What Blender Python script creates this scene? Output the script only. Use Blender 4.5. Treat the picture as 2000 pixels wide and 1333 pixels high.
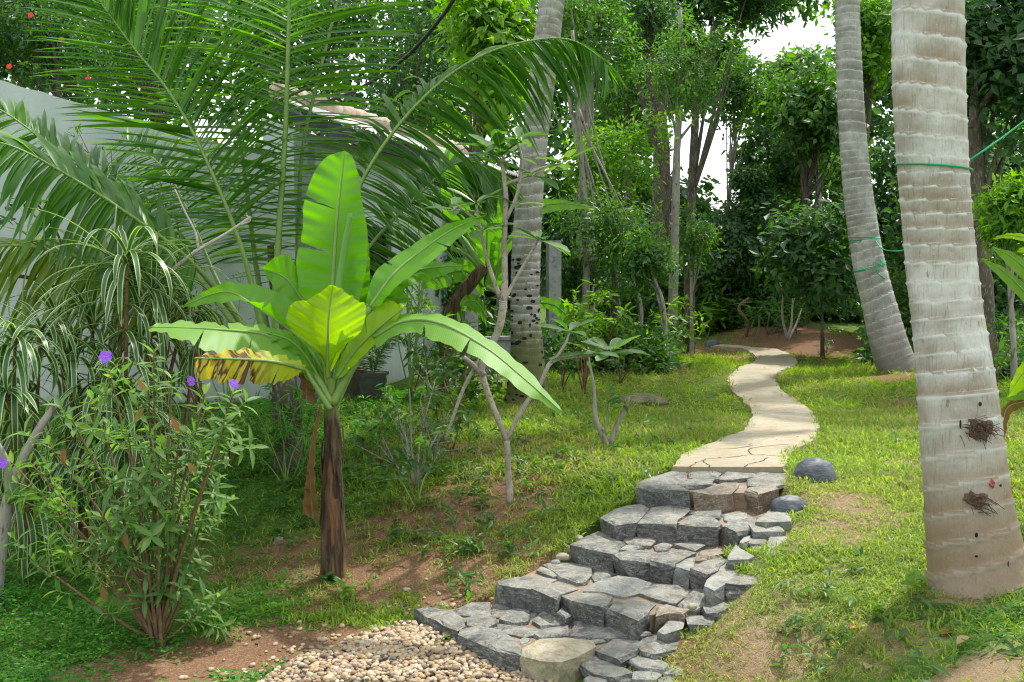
import bpy, math
import numpy as np
from mathutils import Matrix, Vector

SC = bpy.context.scene
for o in list(bpy.data.objects): bpy.data.objects.remove(o)
R = math.radians
# ------------------------------------------------------------------ camera, sky, sun, exposure
CAMZ = 2.4
PITCH = math.atan((666.5 - 546) / 2000)
cam = bpy.data.cameras.new('camera'); cam.sensor_width = 36; cam.lens = 36; cam.clip_end = 600; cam.clip_start = 0.05
cam_o = bpy.data.objects.new('camera', cam); SC.collection.objects.link(cam_o)
cam_o.location = (0, 0, CAMZ); cam_o.rotation_euler = (R(90) - PITCH, 0, 0); SC.camera = cam_o
SUN_EL, SUN_AZ = R(60), R(38)      # azimuth measured from +Y (view direction) towards +X
world = bpy.data.worlds.new('World'); SC.world = world; world.use_nodes = True
wn = world.node_tree.nodes; wl = world.node_tree.links; wn.clear()
w_out = wn.new('ShaderNodeOutputWorld'); w_bg = wn.new('ShaderNodeBackground'); w_sky = wn.new('ShaderNodeTexSky')
w_sky.sky_type = 'NISHITA'; w_sky.sun_disc = False; w_sky.sun_elevation = SUN_EL; w_sky.sun_rotation = SUN_AZ
w_sky.dust_density = 3.0; w_sky.air_density = 1.0
w_mix = wn.new('ShaderNodeMix'); w_mix.data_type = 'RGBA'; w_mix.inputs[0].default_value = 0.7
w_mix.inputs[7].default_value = (10.5, 10.8, 11.0, 1)     # thin bright haze layer all over the sky
wl.new(w_sky.outputs[0], w_mix.inputs[6]); wl.new(w_mix.outputs[2], w_bg.inputs[0]); wl.new(w_bg.outputs[0], w_out.inputs[0])
w_bg.inputs[1].default_value = 0.14
sun = bpy.data.lights.new('sun', 'SUN'); sun.energy = 3.9; sun.angle = R(1.2); sun.color = (1.0, 0.955, 0.87)
sun_o = bpy.data.objects.new('sun', sun); SC.collection.objects.link(sun_o)
sd = Vector((math.sin(SUN_AZ) * math.cos(SUN_EL), math.cos(SUN_AZ) * math.cos(SUN_EL), math.sin(SUN_EL)))
sun_o.rotation_euler = sd.to_track_quat('Z', 'Y').to_euler(); sun_o.location = (0, 0, 20)
SC.view_settings.view_transform = 'Standard'; SC.view_settings.look = 'None'
SC.view_settings.exposure = 0.6; SC.view_settings.gamma = 1; SC.view_settings.use_curve_mapping = False
SC.render.engine = 'CYCLES'
SC.cycles.max_bounces = 7; SC.cycles.diffuse_bounces = 3; SC.cycles.glossy_bounces = 2; SC.cycles.transmission_bounces = 4
SC.cycles.transparent_max_bounces = 4; SC.cycles.use_denoising = True; SC.cycles.use_adaptive_sampling = True
SC.cycles.filter_width = 1.15; SC.cycles.caustics_reflective = False; SC.cycles.caustics_refractive = False

rng = np.random.default_rng(7)
# ------------------------------------------------------------------ maths helpers
def P(px, py, d):
    """world point seen at photo pixel (px,py) at depth Y = d"""
    xc = (px - 1000) / 2000; yc = (666.5 - py) / 2000
    c, s = math.cos(PITCH), math.sin(PITCH)
    y = c + yc * s; z = -s + yc * c
    k = d / y
    return np.array([xc * k, d, CAMZ + z * k])

def PZ(px, py, z):
    xc = (px - 1000) / 2000; yc = (666.5 - py) / 2000
    c, s = math.cos(PITCH), math.sin(PITCH)
    y = c + yc * s; zz = -s + yc * c
    k = (z - CAMZ) / zz
    return np.array([xc * k, y * k, z])

def fz(z): return z if z >= .85 else .85 - (.85 - z) * .73   # lower terrace heights

def PL(lst, d=None):
    return np.array([P(*p) if len(p) == 3 else P(p[0], p[1], d) for p in lst])

def norm(v):
    v = np.asarray(v, float); n = np.linalg.norm(v, axis=-1, keepdims=True); return v / np.maximum(n, 1e-9)

def hash3(i, j, k):
    n = (i * 374761393 + j * 668265263 + k * 1440662683) & 0x7fffffff
    n = ((n ^ (n >> 13)) * 1274126177) & 0x7fffffff
    n = n ^ (n >> 16)
    return (n & 0xffff) / 65535.0

def noise3(x, y, z=0.0):
    x, y, z = np.broadcast_arrays(np.asarray(x, float), np.asarray(y, float), np.asarray(z, float))
    xi, yi, zi = np.floor(x).astype(np.int64), np.floor(y).astype(np.int64), np.floor(z).astype(np.int64)
    fx, fy, fz = x - xi, y - yi, z - zi
    fx, fy, fz = [t * t * (3 - 2 * t) for t in (fx, fy, fz)]
    r = 0
    for a in (0, 1):
        for b in (0, 1):
            for c in (0, 1):
                r = r + hash3(xi + a, yi + b, zi + c) * (fx if a else 1 - fx) * (fy if b else 1 - fy) * (fz if c else 1 - fz)
    return r * 2 - 1

def fbm(x, y, z=0.0, o=3):
    s = 0; a = 0.5; f = 1
    for k in range(o):
        s = s + a * noise3(np.asarray(x) * f + 17 * k, np.asarray(y) * f + 5 * k, np.asarray(z) * f); a *= .5; f *= 2
    return s

def spline(pts, n):
    """Catmull-Rom through pts, n samples (equal parameter)"""
    p = np.asarray(pts, float)
    if len(p) == 2:
        t = np.linspace(0, 1, n)[:, None]; return p[0] * (1 - t) + p[1] * t
    q = np.vstack([2 * p[0] - p[1], p, 2 * p[-1] - p[-2]])
    u = np.linspace(0, len(p) - 1, n); i = np.minimum(u.astype(int), len(p) - 2); t = (u - i)[:, None]
    a, b, c, d = q[i], q[i + 1], q[i + 2], q[i + 3]
    return .5 * (2 * b + (c - a) * t + (2 * a - 5 * b + 4 * c - d) * t ** 2 + (3 * b - a - 3 * c + d) * t ** 3)

def resample(pts, n):
    p = spline(pts, max(n * 4, 40)); L = np.r_[0, np.cumsum(np.linalg.norm(np.diff(p, axis=0), axis=1))]
    s = np.linspace(0, L[-1], n); return np.stack([np.interp(s, L, p[:, k]) for k in range(p.shape[1])], 1)

# ------------------------------------------------------------------ object helpers
LOC = {}
def link(o): SC.collection.objects.link(o); return o

def setp(o, label=None, cat=None, group=None, kind=None):
    if label: o['label'] = label
    if cat: o['category'] = cat
    if group: o['group'] = group
    if kind: o['kind'] = kind
    return o

def thing(name, label, cat, loc, group=None):
    o = bpy.data.objects.new(name, None); link(o); o.location = [float(v) for v in loc]; o.empty_display_size = .1
    LOC[o.name] = Vector(o.location)
    return setp(o, label, cat, group)

def mesh(name, V, F, mat=None, attrs=None, uv=None, smooth=False):
    me = bpy.data.meshes.new(name)
    V = np.asarray(V, np.float32)
    Fs = F if isinstance(F, list) else [F]
    Fs = [np.asarray(f, np.int32) for f in Fs if len(f)]
    me.vertices.add(len(V)); me.vertices.foreach_set('co', V.ravel())
    idx = np.concatenate([f.ravel() for f in Fs]); tot = np.concatenate([np.full(len(f), f.shape[1], np.int32) for f in Fs])
    me.loops.add(len(idx)); me.loops.foreach_set('vertex_index', idx)
    me.polygons.add(len(tot)); me.polygons.foreach_set('loop_start', np.r_[0, np.cumsum(tot)[:-1]].astype(np.int32))
    me.polygons.foreach_set('use_smooth', np.full(len(tot), bool(smooth)))
    if attrs:
        for k, a in attrs.items():
            at = me.attributes.new(k, 'FLOAT', 'POINT'); at.data.foreach_set('value', np.asarray(a, np.float32).ravel())
    if uv is not None:
        u = me.uv_layers.new(name='uv'); u.data.foreach_set('uv', np.asarray(uv, np.float32)[idx].ravel())
    if mat: me.materials.append(mat)
    me.update(calc_edges=True)
    return me

def obj(name, me, parent=None, **kw):
    o = bpy.data.objects.new(name, me); link(o)
    if parent is not None:
        o.parent = parent
        if parent.name in LOC: o.matrix_parent_inverse = Matrix.Translation(-LOC[parent.name])
    return setp(o, **kw)

class MB:
    def __init__(s): s.V = []; s.F = {}; s.n = 0; s.A = {}; s.U = []
    def add(s, V, F, uv=None, **at):
        V = np.asarray(V, float); F = np.asarray(F)
        if len(V) == 0: return s
        if len(F): s.F.setdefault(F.shape[1], []).append(F + s.n)
        for k in set(list(at) + list(s.A)):
            s.A.setdefault(k, np.zeros(s.n) if s.n else np.zeros(0))
            v = at.get(k, 0.0); v = np.broadcast_to(np.asarray(v, float), (len(V),))
            s.A[k] = np.concatenate([s.A[k], v])
        s.U.append(np.zeros((len(V), 2)) if uv is None else uv)
        s.V.append(V); s.n += len(V); return s
    def addm(s, V, Fs, **at):
        """one vertex block with several face arrays"""
        b = s.n; s.add(V, Fs[0], **at)
        for f in Fs[1:]:
            f = np.asarray(f)
            if len(f): s.F.setdefault(f.shape[1], []).append(f + b)
        return s
    def mesh(s, name, mat, smooth=False, uv=False):
        return mesh(name, np.concatenate(s.V), [np.concatenate(f) for f in s.F.values()], mat, s.A, np.concatenate(s.U) if uv else None, smooth)
    def build(s, name, mat, parent=None, smooth=False, uv=False, **kw):
        return obj(name, s.mesh(name, mat, smooth, uv), parent, **kw)

def frames(p):
    T = norm(np.gradient(p, axis=0)); ref = np.array([0.13, -1, .05])
    S = norm(np.cross(T, ref)); U = norm(np.cross(S, T)); return T, S, U

def tube(pts, radii, sides=8, n=None, wob=0.0, cap=True):
    p = resample(pts, n) if n else np.asarray(pts, float)
    r = np.interp(np.linspace(0, 1, len(p)), np.linspace(0, 1, len(radii)), radii)
    T, S, U = frames(p); a = np.linspace(0, 2 * np.pi, sides, endpoint=False)
    rr = r[:, None] * np.ones((1, sides))
    if wob: rr = rr * (1 + wob * fbm(np.cos(a)[None, :] * 2 + p[:, :1] * 3, np.sin(a)[None, :] * 2 + p[:, 2:] * 5, p[:, 1:2]))
    V = p[:, None] + rr[..., None] * (np.cos(a)[None, :, None] * S[:, None] + np.sin(a)[None, :, None] * U[:, None])
    m = len(p); i = np.arange(m - 1)[:, None] * sides; j = np.arange(sides)[None]; k = (j + 1) % sides
    F = np.stack([i + j, i + k, i + sides + k, i + sides + j], -1).reshape(-1, 4)
    V = V.reshape(-1, 3); Fs = [F]
    if cap:
        V = np.vstack([V, p[:1], p[-1:]]); c0, c1 = len(V) - 2, len(V) - 1; jj = np.arange(sides); kk = (jj + 1) % sides
        Fs.append(np.concatenate([np.stack([kk, jj, np.full(sides, c0)], 1), np.stack([(m - 1) * sides + jj, (m - 1) * sides + kk, np.full(sides, c1)], 1)]))
    return V, Fs

def box(c, sx, sy, sz, rz=0.0):
    v = np.array([[x, y, z] for z in (-.5, .5) for y in (-.5, .5) for x in (-.5, .5)]) * (sx, sy, sz)
    ca, sa = math.cos(rz), math.sin(rz); v = np.stack([v[:, 0] * ca - v[:, 1] * sa, v[:, 0] * sa + v[:, 1] * ca, v[:, 2]], 1) + np.asarray(c)
    return v, np.array([[0, 2, 3, 1], [4, 5, 7, 6], [0, 1, 5, 4], [2, 6, 7, 3], [0, 4, 6, 2], [1, 3, 7, 5]])

# leaf templates: columns u (0..1 along), v (-.5...5 across), w (up, in units of length)
def tpl(nseg, prof, fold=.06, droop=.15, wave=0.0, seed=0):
    u = np.linspace(0, 1, nseg + 1); w = np.interp(u, np.linspace(0, 1, len(prof)), prof) * .5
    z = -droop * u ** 2
    r = np.random.default_rng(seed); wl, wr = (r.normal(0, wave, nseg + 1), r.normal(0, wave, nseg + 1))
    V = []; UV = []
    for k in range(nseg + 1):
        V += [[u[k], -w[k], z[k] + fold * w[k] * 2 + wl[k]], [u[k], 0, z[k]], [u[k], w[k], z[k] + fold * w[k] * 2 + wr[k]]]
        UV += [[0, u[k]], [.5, u[k]], [1, u[k]]]
    F = []
    for k in range(nseg):
        b = 3 * k; F += [[b, b + 1, b + 4, b + 3], [b + 1, b + 2, b + 5, b + 4]]
    return np.array(V, float), np.array(F), np.array(UV, float)
DIAMOND = (np.array([[0, 0, 0], [.42, -.5, .05], [1, 0, -.06], [.42, .5, .05]], float), np.array([[0, 1, 2], [0, 2, 3]]), np.array([[.5, 0], [0, .5], [.5, 1], [1, .5]], float))
BLADE = (np.array([[0, -.35, 0], [0, .35, 0], [.5, .5, .03], [.5, -.5, .03], [1, 0, -.12]], float), [np.array([[0, 1, 2, 3]]), np.array([[3, 2, 4]])])
OVATE = [tpl(4, [.1, .85, 1, .7, .0], .045, d, .01, s) for s, d in enumerate((.05, .15, .3))]
LANCE = [tpl(4, [.1, .8, 1, .6, .0], .05, d, .008, s) for s, d in enumerate((.05, .18, .35))]
STRAP = [tpl(9, [.7, .95, 1, 1, .95, .9, .8, .6, .35, .0], .018, d, .0, s) for s, d in enumerate((.25, .55, .9))]
LEAFLET = [tpl(6, [.5, .9, 1, .9, .75, .5, .0], .012, d, .0, s) for s, d in enumerate((.05, .14, .28, .45))]
OBOV = [tpl(5, [.1, .4, .75, 1, .95, .25], .05, d, .008, s) for s, d in enumerate((.03, .12, .25))]

def basis(pos, d, nrm):
    d = norm(d); s = norm(np.cross(nrm, d)); n = np.cross(d, s); return d, s, n

def batch(T, pos, d, nrm, L, W):
    V0 = T[0]; d, s, n = basis(pos, d, nrm); N = len(pos); m = len(V0)
    L = np.broadcast_to(L, (N,)); W = np.broadcast_to(W, (N,))
    V = pos[:, None] + (V0[None, :, 0, None] * L[:, None, None]) * d[:, None] + (V0[None, :, 1, None] * W[:, None, None]) * s[:, None] + (V0[None, :, 2, None] * L[:, None, None]) * n[:, None]
    return V.reshape(-1, 3), m, N

def add_batch(mb, T, pos, d, nrm, L, W, tint=None):
    if len(pos) == 0: return
    V, m, N = batch(T, np.asarray(pos), d, nrm, L, W)
    Fs = T[1] if isinstance(T[1], list) else [T[1]]
    off = (np.arange(N) * m)[:, None, None]
    tint = rng.random(N) if tint is None else tint
    FF = [(f[None] + off).reshape(-1, f.shape[1]) for f in Fs]
    b = mb.n
    mb.add(V, FF[0], uv=np.tile(T[2], (N, 1)) if len(T) > 2 else None, tint=np.repeat(tint, m))
    for f in FF[1:]: mb.F.setdefault(f.shape[1], []).append(f + b)

_tm = {}
def tplmesh(T, mat, nm):
    k = (id(T[0]), mat.name, nm)
    if k not in _tm: _tm[k] = mesh(nm, T[0], T[1], mat, None, T[2] if len(T) > 2 else None, True)
    return _tm[k]

def put_leaves(parent, name, Ts, mat, pos, d, nrm, L, W, nsep=300, rest='foliage', minpx=10):
    pos = np.asarray(pos, float); N = len(pos); L = np.broadcast_to(L, (N,)); W = np.broadcast_to(W, (N,))
    dd, ss, nn = basis(pos, d, nrm)
    size = L * 2000 / np.maximum(np.linalg.norm(pos - [0, 0, CAMZ], axis=1), .5)
    xx = pos[:, 0] / np.maximum(pos[:, 1], .3); zz = (pos[:, 2] - CAMZ) / np.maximum(pos[:, 1], .3)
    vis = (np.abs(xx) < .52) & (zz < .30) & (zz > -.42)
    order = np.argsort(-(size * vis)); sep = [i for i in order[:nsep] if size[i] * vis[i] >= minpx]; ss_ = set(sep)
    w = rng.integers(0, len(Ts), N)
    for i in sep:
        o = bpy.data.objects.new(name, tplmesh(Ts[w[i]], mat, name)); link(o); o.parent = parent
        if parent.name in LOC: o.matrix_parent_inverse = Matrix.Translation(-LOC[parent.name])
        a, b, c = dd[i] * L[i], ss[i] * W[i], nn[i] * L[i]
        o.matrix_basis = Matrix(((a[0], b[0], c[0], pos[i][0]), (a[1], b[1], c[1], pos[i][1]), (a[2], b[2], c[2], pos[i][2]), (0, 0, 0, 1)))
    mb = MB(); r = np.array([i for i in range(N) if i not in ss_], int)
    for k, T in enumerate(Ts):
        q = r[w[r] == k] if len(r) else r
        if len(q): add_batch(mb, T, pos[q], dd[q], nn[q], L[q], W[q])
    if mb.n: mb.build(rest, mat, parent, smooth=True, uv=True, kind='stuff')

# ------------------------------------------------------------------ materials
def nt(name):
    m = bpy.data.materials.new(name); m.use_nodes = True; t = m.node_tree; t.nodes.clear()
    return m, t
class N:
    def __init__(s, t): s.t = t
    def __call__(s, typ, ins=None, **kw):
        n = s.t.nodes.new('ShaderNode' + typ)
        for k, v in kw.items(): setattr(n, k, v)
        for k, v in (ins or {}).items():
            i = n.inputs[k]
            if isinstance(v, bpy.types.NodeSocket): s.t.links.new(v, i)
            else: i.default_value = v
        return n
    def ramp(s, fac, stops):
        r = s('ValToRGB', {0: fac}); e = r.color_ramp.elements
        while len(e) < len(stops): e.new(.5)
        for el, (p, c) in zip(e, stops): el.position = p; el.color = (*c, 1) if len(c) == 3 else c
        return r.outputs[0]
    def math(s, op, a, b=0.0, c=0.0, clamp=False):
        return s('Math', {0: a, 1: b, 2: c}, operation=op, use_clamp=clamp).outputs[0]
    def mix(s, f, a, b, bt='MIX'):
        m = s('Mix', {0: f}, data_type='RGBA', blend_type=bt)
        for k, v in ((6, a), (7, b)):
            if isinstance(v, bpy.types.NodeSocket): s.t.links.new(v, m.inputs[k])
            else: m.inputs[k].default_value = (*v, 1) if len(v) == 3 else v
        return m.outputs[2]
    def noise(s, scale, vec=None, detail=4, rough=.55, dist=0.0):
        n = s('TexNoise', {'Scale': scale, 'Detail': detail, 'Roughness': rough, 'Distortion': dist})
        if vec is not None: s.t.links.new(vec, n.inputs['Vector'])
        return n.outputs[0]
    def pos(s): return s('NewGeometry').outputs['Position']
    def attr(s, k): return s('Attribute', attribute_name=k).outputs['Fac']
    def bump(s, h, st=.5, d=.02): return s('Bump', {'Height': h, 'Strength': st, 'Distance': d}).outputs[0]
    def out(s, sh): s('OutputMaterial', {0: sh})
    def bsdf(s, col, rough=.8, spec=.3, nrm=None):
        b = s('BsdfPrincipled', {'Base Color': col if isinstance(col, bpy.types.NodeSocket) else (*col, 1), 'Roughness': rough, 'Specular IOR Level': spec})
        if nrm is not None: s.t.links.new(nrm, b.inputs['Normal'])
        return b.outputs[0]

def leafmat(name, stops, trans=.38, rough=.45, spec=.35, vein=0, kind='plain', tcol=(1.15, 1.2, .62)):
    m, t = nt(name); n = N(t)
    f = n.math('FRACT', n.math('ADD', n.attr('tint'), n('ObjectInfo').outputs['Random']))
    col = n.ramp(f, [(i / max(len(stops) - 1, 1), c) for i, c in enumerate(stops)])
    nz = n.noise(6, n.pos(), 2)
    col = n.mix(n.math('MULTIPLY', nz, .45), col, (.5, .55, .3), 'MULTIPLY') if kind != 'stripe' else col
    nrm = None
    if kind in ('stripe', 'vein', 'banana', 'dying'):
        uv = n('UVMap', uv_map='uv').outputs[0]; sx = n('SeparateXYZ', {0: uv}); u, v = sx.outputs[0], sx.outputs[1]
        ac = n.math('ABSOLUTE', n.math('SUBTRACT', u, .5))
    if kind == 'stripe':
        e = n.math('GREATER_THAN', ac, .34); col = n.mix(e, col, (.42, .48, .24))
    if kind == 'vein':
        e = n.math('LESS_THAN', ac, .05); col = n.mix(n.math('MULTIPLY', e, .6), col, (.22, .30, .08))
    if kind in ('banana', 'dying'):
        ph = n.math('ADD', n.math('MULTIPLY', v, 520.0), n.math('MULTIPLY', ac, -60.0))
        s = n.math('SINE', ph); s2 = n.math('MULTIPLY_ADD', s, .5, .5)
        bro = n.noise(1.0, n('CombineXYZ', {0: n.math('MULTIPLY', n.math('ADD', v, n.math('MULTIPLY', ac, -.12)), 9.0 if kind == 'dying' else 85.0), 1: n.math('MULTIPLY', u, .8), 2: 0.0}).outputs[0], 3, .6)
        col = n.mix(n.math('MULTIPLY', s2, .34), col, (.62, .72, .4), 'MULTIPLY')
        col = n.mix(n.math('MULTIPLY', bro, .35), col, (.75, .8, .55), 'MULTIPLY')
        rib = n.math('LESS_THAN', ac, .022); col = n.mix(rib, col, (.42, .50, .16))
        nrm = n.bump(s2, .12, .003)
        if kind == 'dying':
            st = n.ramp(bro, [(.0, (.50, .44, .03)), (.47, (.46, .42, .03)), (.52, (.14, .065, .02)), (.57, (.09, .04, .015)), (.60, (.46, .40, .04)), (1, (.30, .40, .05))])
            mk = n.ramp(n.math('ADD', v, n.math('MULTIPLY', bro, .3)), [(.50, (0, 0, 0)), (.68, (1, 1, 1))]); col = n.mix(mk, n.mix(bro, (.26, .40, .05), (.46, .44, .05)), st)
    sh = n.bsdf(col, rough, spec, nrm)
    tc = n.mix(1.0, col, tcol, 'MULTIPLY')
    hs = n('HueSaturation', {'Saturation': 1.05, 'Value': 1.35 if kind == 'banana' else 1.8, 'Color': tc}).outputs[0]
    tr = n('BsdfTranslucent', {0: hs}).outputs[0]
    if kind in ('banana',):
        eb = n.math('MULTIPLY', n.math('GREATER_THAN', n.math('ADD', ac, n.math('MULTIPLY', bro, .10)), .545), .85); col = n.mix(eb, col, (.20, .12, .04)); sh = n.bsdf(col, rough, spec, nrm)
    n.out(n('MixShader', {0: trans, 1: sh, 2: tr}).outputs[0])
    return m

G = {}
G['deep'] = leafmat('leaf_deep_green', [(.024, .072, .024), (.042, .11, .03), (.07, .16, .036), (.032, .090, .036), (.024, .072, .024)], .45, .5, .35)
G['mid'] = leafmat('leaf_mid_green', [(.042, .115, .026), (.065, .16, .032), (.105, .22, .04), (.05, .13, .03), (.042, .115, .026)], .48, .42, .4)
G['light'] = leafmat('leaf_light_green', [(.08, .19, .018), (.13, .28, .03), (.22, .37, .04), (.09, .22, .02), (.08, .19, .018)], .52, .45, .35)
G['bright'] = leafmat('leaf_bright_green', [(.08, .20, .02), (.13, .29, .03), (.24, .38, .05), (.09, .22, .03), (.08, .20, .02)], .45, .45, .35, kind='vein')
G['tibou'] = leafmat('leaf_soft_green', [(.075, .18, .045), (.12, .24, .065), (.21, .31, .10), (.09, .19, .06), (.075, .18, .045)], .42, .5, .35, kind='vein')
G['frangi'] = leafmat('leaf_greyish_green', [(.05, .13, .03), (.10, .21, .06), (.14, .24, .08), (.06, .15, .04), (.05, .13, .03)], .35, .3, .6, kind='vein')
G['palm'] = leafmat('palm_leaflet', [(.05, .15, .02), (.08, .20, .028), (.12, .26, .035), (.065, .18, .025), (.05, .15, .02)], .5, .36, .55)
G['palm_y'] = leafmat('palm_leaflet_yellow', [(.18, .26, .03), (.26, .32, .05), (.12, .22, .03), (.18, .26, .03)], .4, .4, .5)
G['drac'] = leafmat('striped_leaf', [(.03, .10, .03), (.05, .14, .04), (.035, .11, .035), (.03, .10, .03)], .28, .35, .5, kind='stripe')
G['grass'] = leafmat('grass_blade', [(.13, .23, .025), (.20, .31, .035), (.28, .38, .055), (.33, .41, .08), (.17, .28, .035), (.34, .29, .14), (.13, .23, .025)], .42, .5, .3)
G['cover'] = leafmat('cover_leaf', [(.045, .18, .02), (.07, .24, .025), (.11, .30, .035), (.055, .19, .022), (.045, .18, .02)], .4, .5, .3)
G['straw'] = leafmat('dry_blade', [(.30, .24, .13), (.38, .31, .18), (.22, .16, .09), (.42, .36, .22), (.30, .24, .13)], .15, .7, .2)
G['dryleaf'] = leafmat('dry_leaf', [(.30, .13, .04), (.22, .10, .04), (.34, .20, .08), (.30, .13, .04)], .2, .7, .2)
G['deadleaf'] = leafmat('dead_banana_leaf', [(.16, .085, .04), (.20, .11, .05), (.16, .085, .04)], .2, .8, .2, kind='vein')
G['banana'] = leafmat('banana_blade', [(.14, .38, .02), (.17, .42, .025), (.14, .38, .02)], .5, .38, .45, kind='banana', tcol=(1.2, 1.25, .4))
G['banana_y'] = leafmat('banana_blade_young', [(.33, .52, .012), (.37, .56, .015), (.33, .52, .012)], .55, .4, .4, kind='banana', tcol=(1.1, 1.15, .3))
G['spear'] = leafmat('rolled_leaf_green', [(.13, .30, .06), (.17, .34, .07), (.13, .30, .06)], .2, .45, .4)
G['banana_p'] = leafmat('banana_blade_pale', [(.17, .37, .05), (.20, .40, .06), (.17, .37, .05)], .36, .5, .4, kind='banana')
G['banana_d'] = leafmat('banana_blade_dying', [(.4, .35, .04), (.4, .35, .04)], .35, .6, .3, kind='dying', tcol=(1.1, 1.0, .4))

def simple(name, c1, c2, scale=8, rough=.85, spec=.2, bump=.3, dist=.01, c3=None, stretch=(1, 1, 1)):
    m, t = nt(name); n = N(t); ps = n('VectorMath', {0: n.pos(), 1: stretch}, operation='MULTIPLY').outputs[0]
    a = n.noise(scale, ps, 6, .62); col = n.mix(n.ramp(a, [(.35, (0, 0, 0)), (.65, (1, 1, 1))]), c1, c2)
    if c3 is not None:
        b = n.noise(scale * 3.3, ps, 4, .6); col = n.mix(n.ramp(b, [(.56, (0, 0, 0)), (.66, (1, 1, 1))]), col, c3)
    n.out(n.bsdf(col, rough, spec, n.bump(n.noise(scale * 4, ps, 5), bump, dist))); return m

G['bark'] = simple('bark_grey', (.20, .18, .15), (.34, .32, .28), 7, c3=(.10, .09, .07), stretch=(1, 1, .35))
G['bark_dark'] = simple('bark_dark', (.055, .045, .035), (.12, .10, .075), 9, c3=(.20, .19, .16), stretch=(1, 1, .4))
G['twig'] = simple('twig_pale', (.36, .33, .29), (.5, .47, .43), 20, c3=(.22, .19, .15))
G['stem_brown'] = simple('stem_brown', (.12, .07, .04), (.20, .13, .07), 25)
G['stem_green'] = simple('stem_green', (.13, .24, .05), (.20, .30, .08), 12, rough=.45, spec=.4)
G['frangi_bark'] = simple('frangipani_bark', (.27, .235, .19), (.40, .36, .31), 14, c3=(.16, .13, .10))
G['soil'] = simple('soil_red', (.22, .09, .045), (.30, .14, .075), 12)
G['petal'] = simple('petal_purple', (.20, .06, .50), (.28, .10, .60), 30, rough=.6)
G['cord'] = simple('cord_green', (.01, .32, .12), (.015, .38, .16), 60, rough=.5)
G['cable'] = simple('cable_black', (.02, .02, .02), (.03, .03, .03), 10, rough=.5)
# ------------------------------------------------------------------ terrain
ctl = []
for px, py, z in [
    (0,1333,.05),(300,1333,0),(700,1320,0),(1100,1333,0),(300,1200,.04),(600,1200,.04),(650,1125,.10),(300,1060,.12),(60,1060,.12),
    (300,1000,.2),(300,900,.55),(300,820,.9),(600,1040,.2),(600,950,.5),(600,860,.82),(600,780,.95),(60,960,.4),(60,860,.8),
    (900,1010,.48),(850,1100,.25),(760,1180,.06),(900,930,.72),(900,850,.9),(1000,985,.60),(1100,1010,.58),(1000,1080,.36),(900,1170,.15),
    (1150,930,.82),(1240,890,.88),(1030,780,1.0),(750,760,.95),(1500,720,.9),(1400,680,.95),(1300,700,1.08),(1740,720,.95),(1600,800,.88),
    (1900,800,.95),(1999,700,1.2),(1700,655,1.15),(1500,645,1.3),(1345,1290,.15),(1370,1250,.24),(1430,1215,.34),(1500,1155,.50),(1530,1110,.57),(1575,1060,.66),(1610,1000,.76),(1570,940,.87),
    (1700,1200,.5),(1830,1165,.62),(2000,1100,.78),(1700,1060,.66),(1700,950,.83),(2000,950,.9),(1650,1333,.3),(2000,1333,.65),(1850,1333,.5),(1500,1333,.12),
    (1380,1212,.27),(1310,1285,.12),(1515,1060,.58),(1462,1132,.49),(1425,1180,.36),(1400,900,.84),(1250,960,.74),(1150,1030,.54),(1030,1110,.34),(1450,860,.86),(1300,800,.92)]:
    ctl.append(PZ(px, py, fz(z)))
for w in [(0,0,.7),(3,1,.8),(-4,2,.1),(8,4,1.1),(-12,12,1.2),(-14,25,1.8),(0,32,2.2),(15,32,2.2),(14,12,1.5),(-8,6,.15),(20,20,1.8),(-3,0,.3)]: ctl.append(np.array([w[0], w[1], fz(w[2])], float))
ctl = np.array(ctl)
def _k(r2): return np.where(r2 > 1e-12, .5 * r2 * np.log(np.maximum(r2, 1e-12)), 0)
_n = len(ctl); _A = np.zeros((_n + 3, _n + 3)); _d = ctl[:, None, :2] - ctl[None, :, :2]
_A[:_n, :_n] = _k((_d ** 2).sum(-1)) + np.eye(_n) * .0008; _A[:_n, _n] = 1; _A[:_n, _n+1:] = ctl[:, :2]; _A[_n, :_n] = 1; _A[_n+1:, :_n] = ctl[:, :2].T
_w = np.linalg.solve(_A, np.r_[ctl[:, 2], 0, 0, 0])
def H(x, y, rough=True):
    x = np.asarray(x, float); y = np.asarray(y, float); sh = x.shape; xf, yf = x.ravel(), y.ravel(); z = np.empty(len(xf))
    for a in range(0, len(xf), 20000):
        s = slice(a, a + 20000); d2 = (xf[s, None] - ctl[:, 0]) ** 2 + (yf[s, None] - ctl[:, 1]) ** 2
        z[s] = _k(d2) @ _w[:_n] + _w[_n] + _w[_n+1] * xf[s] + _w[_n+2] * yf[s]
    r = np.hypot(xf, yf - 14); t = np.clip((r - 20) / 14, 0, 1); t = t * t * (3 - 2 * t)
    z = z * (1 - t) + 2.1 * t
    z = np.clip(z, -.3, 3)
    if rough: z = z + .035 * fbm(xf * 1.7, yf * 1.7) + .014 * fbm(xf * 8, yf * 8)
    return z.reshape(sh)
def h1(x, y): return float(H(np.array([x]), np.array([y]))[0])
def gp(px, py):
    """ground point under a photo pixel"""
    lo = None; prev = 2.5
    for d in np.arange(2.5, 60, .25):
        q = P(px, py, d)
        if q[2] < h1(q[0], q[1]): lo = prev; hi = d; break
        prev = d
    else: return P(px, py, 40)
    for _ in range(18):
        m = (lo + hi) / 2; q = P(px, py, m)
        if q[2] < h1(q[0], q[1]): hi = m
        else: lo = m
    q = P(px, py, hi); q[2] = h1(q[0], q[1]); return q
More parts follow.
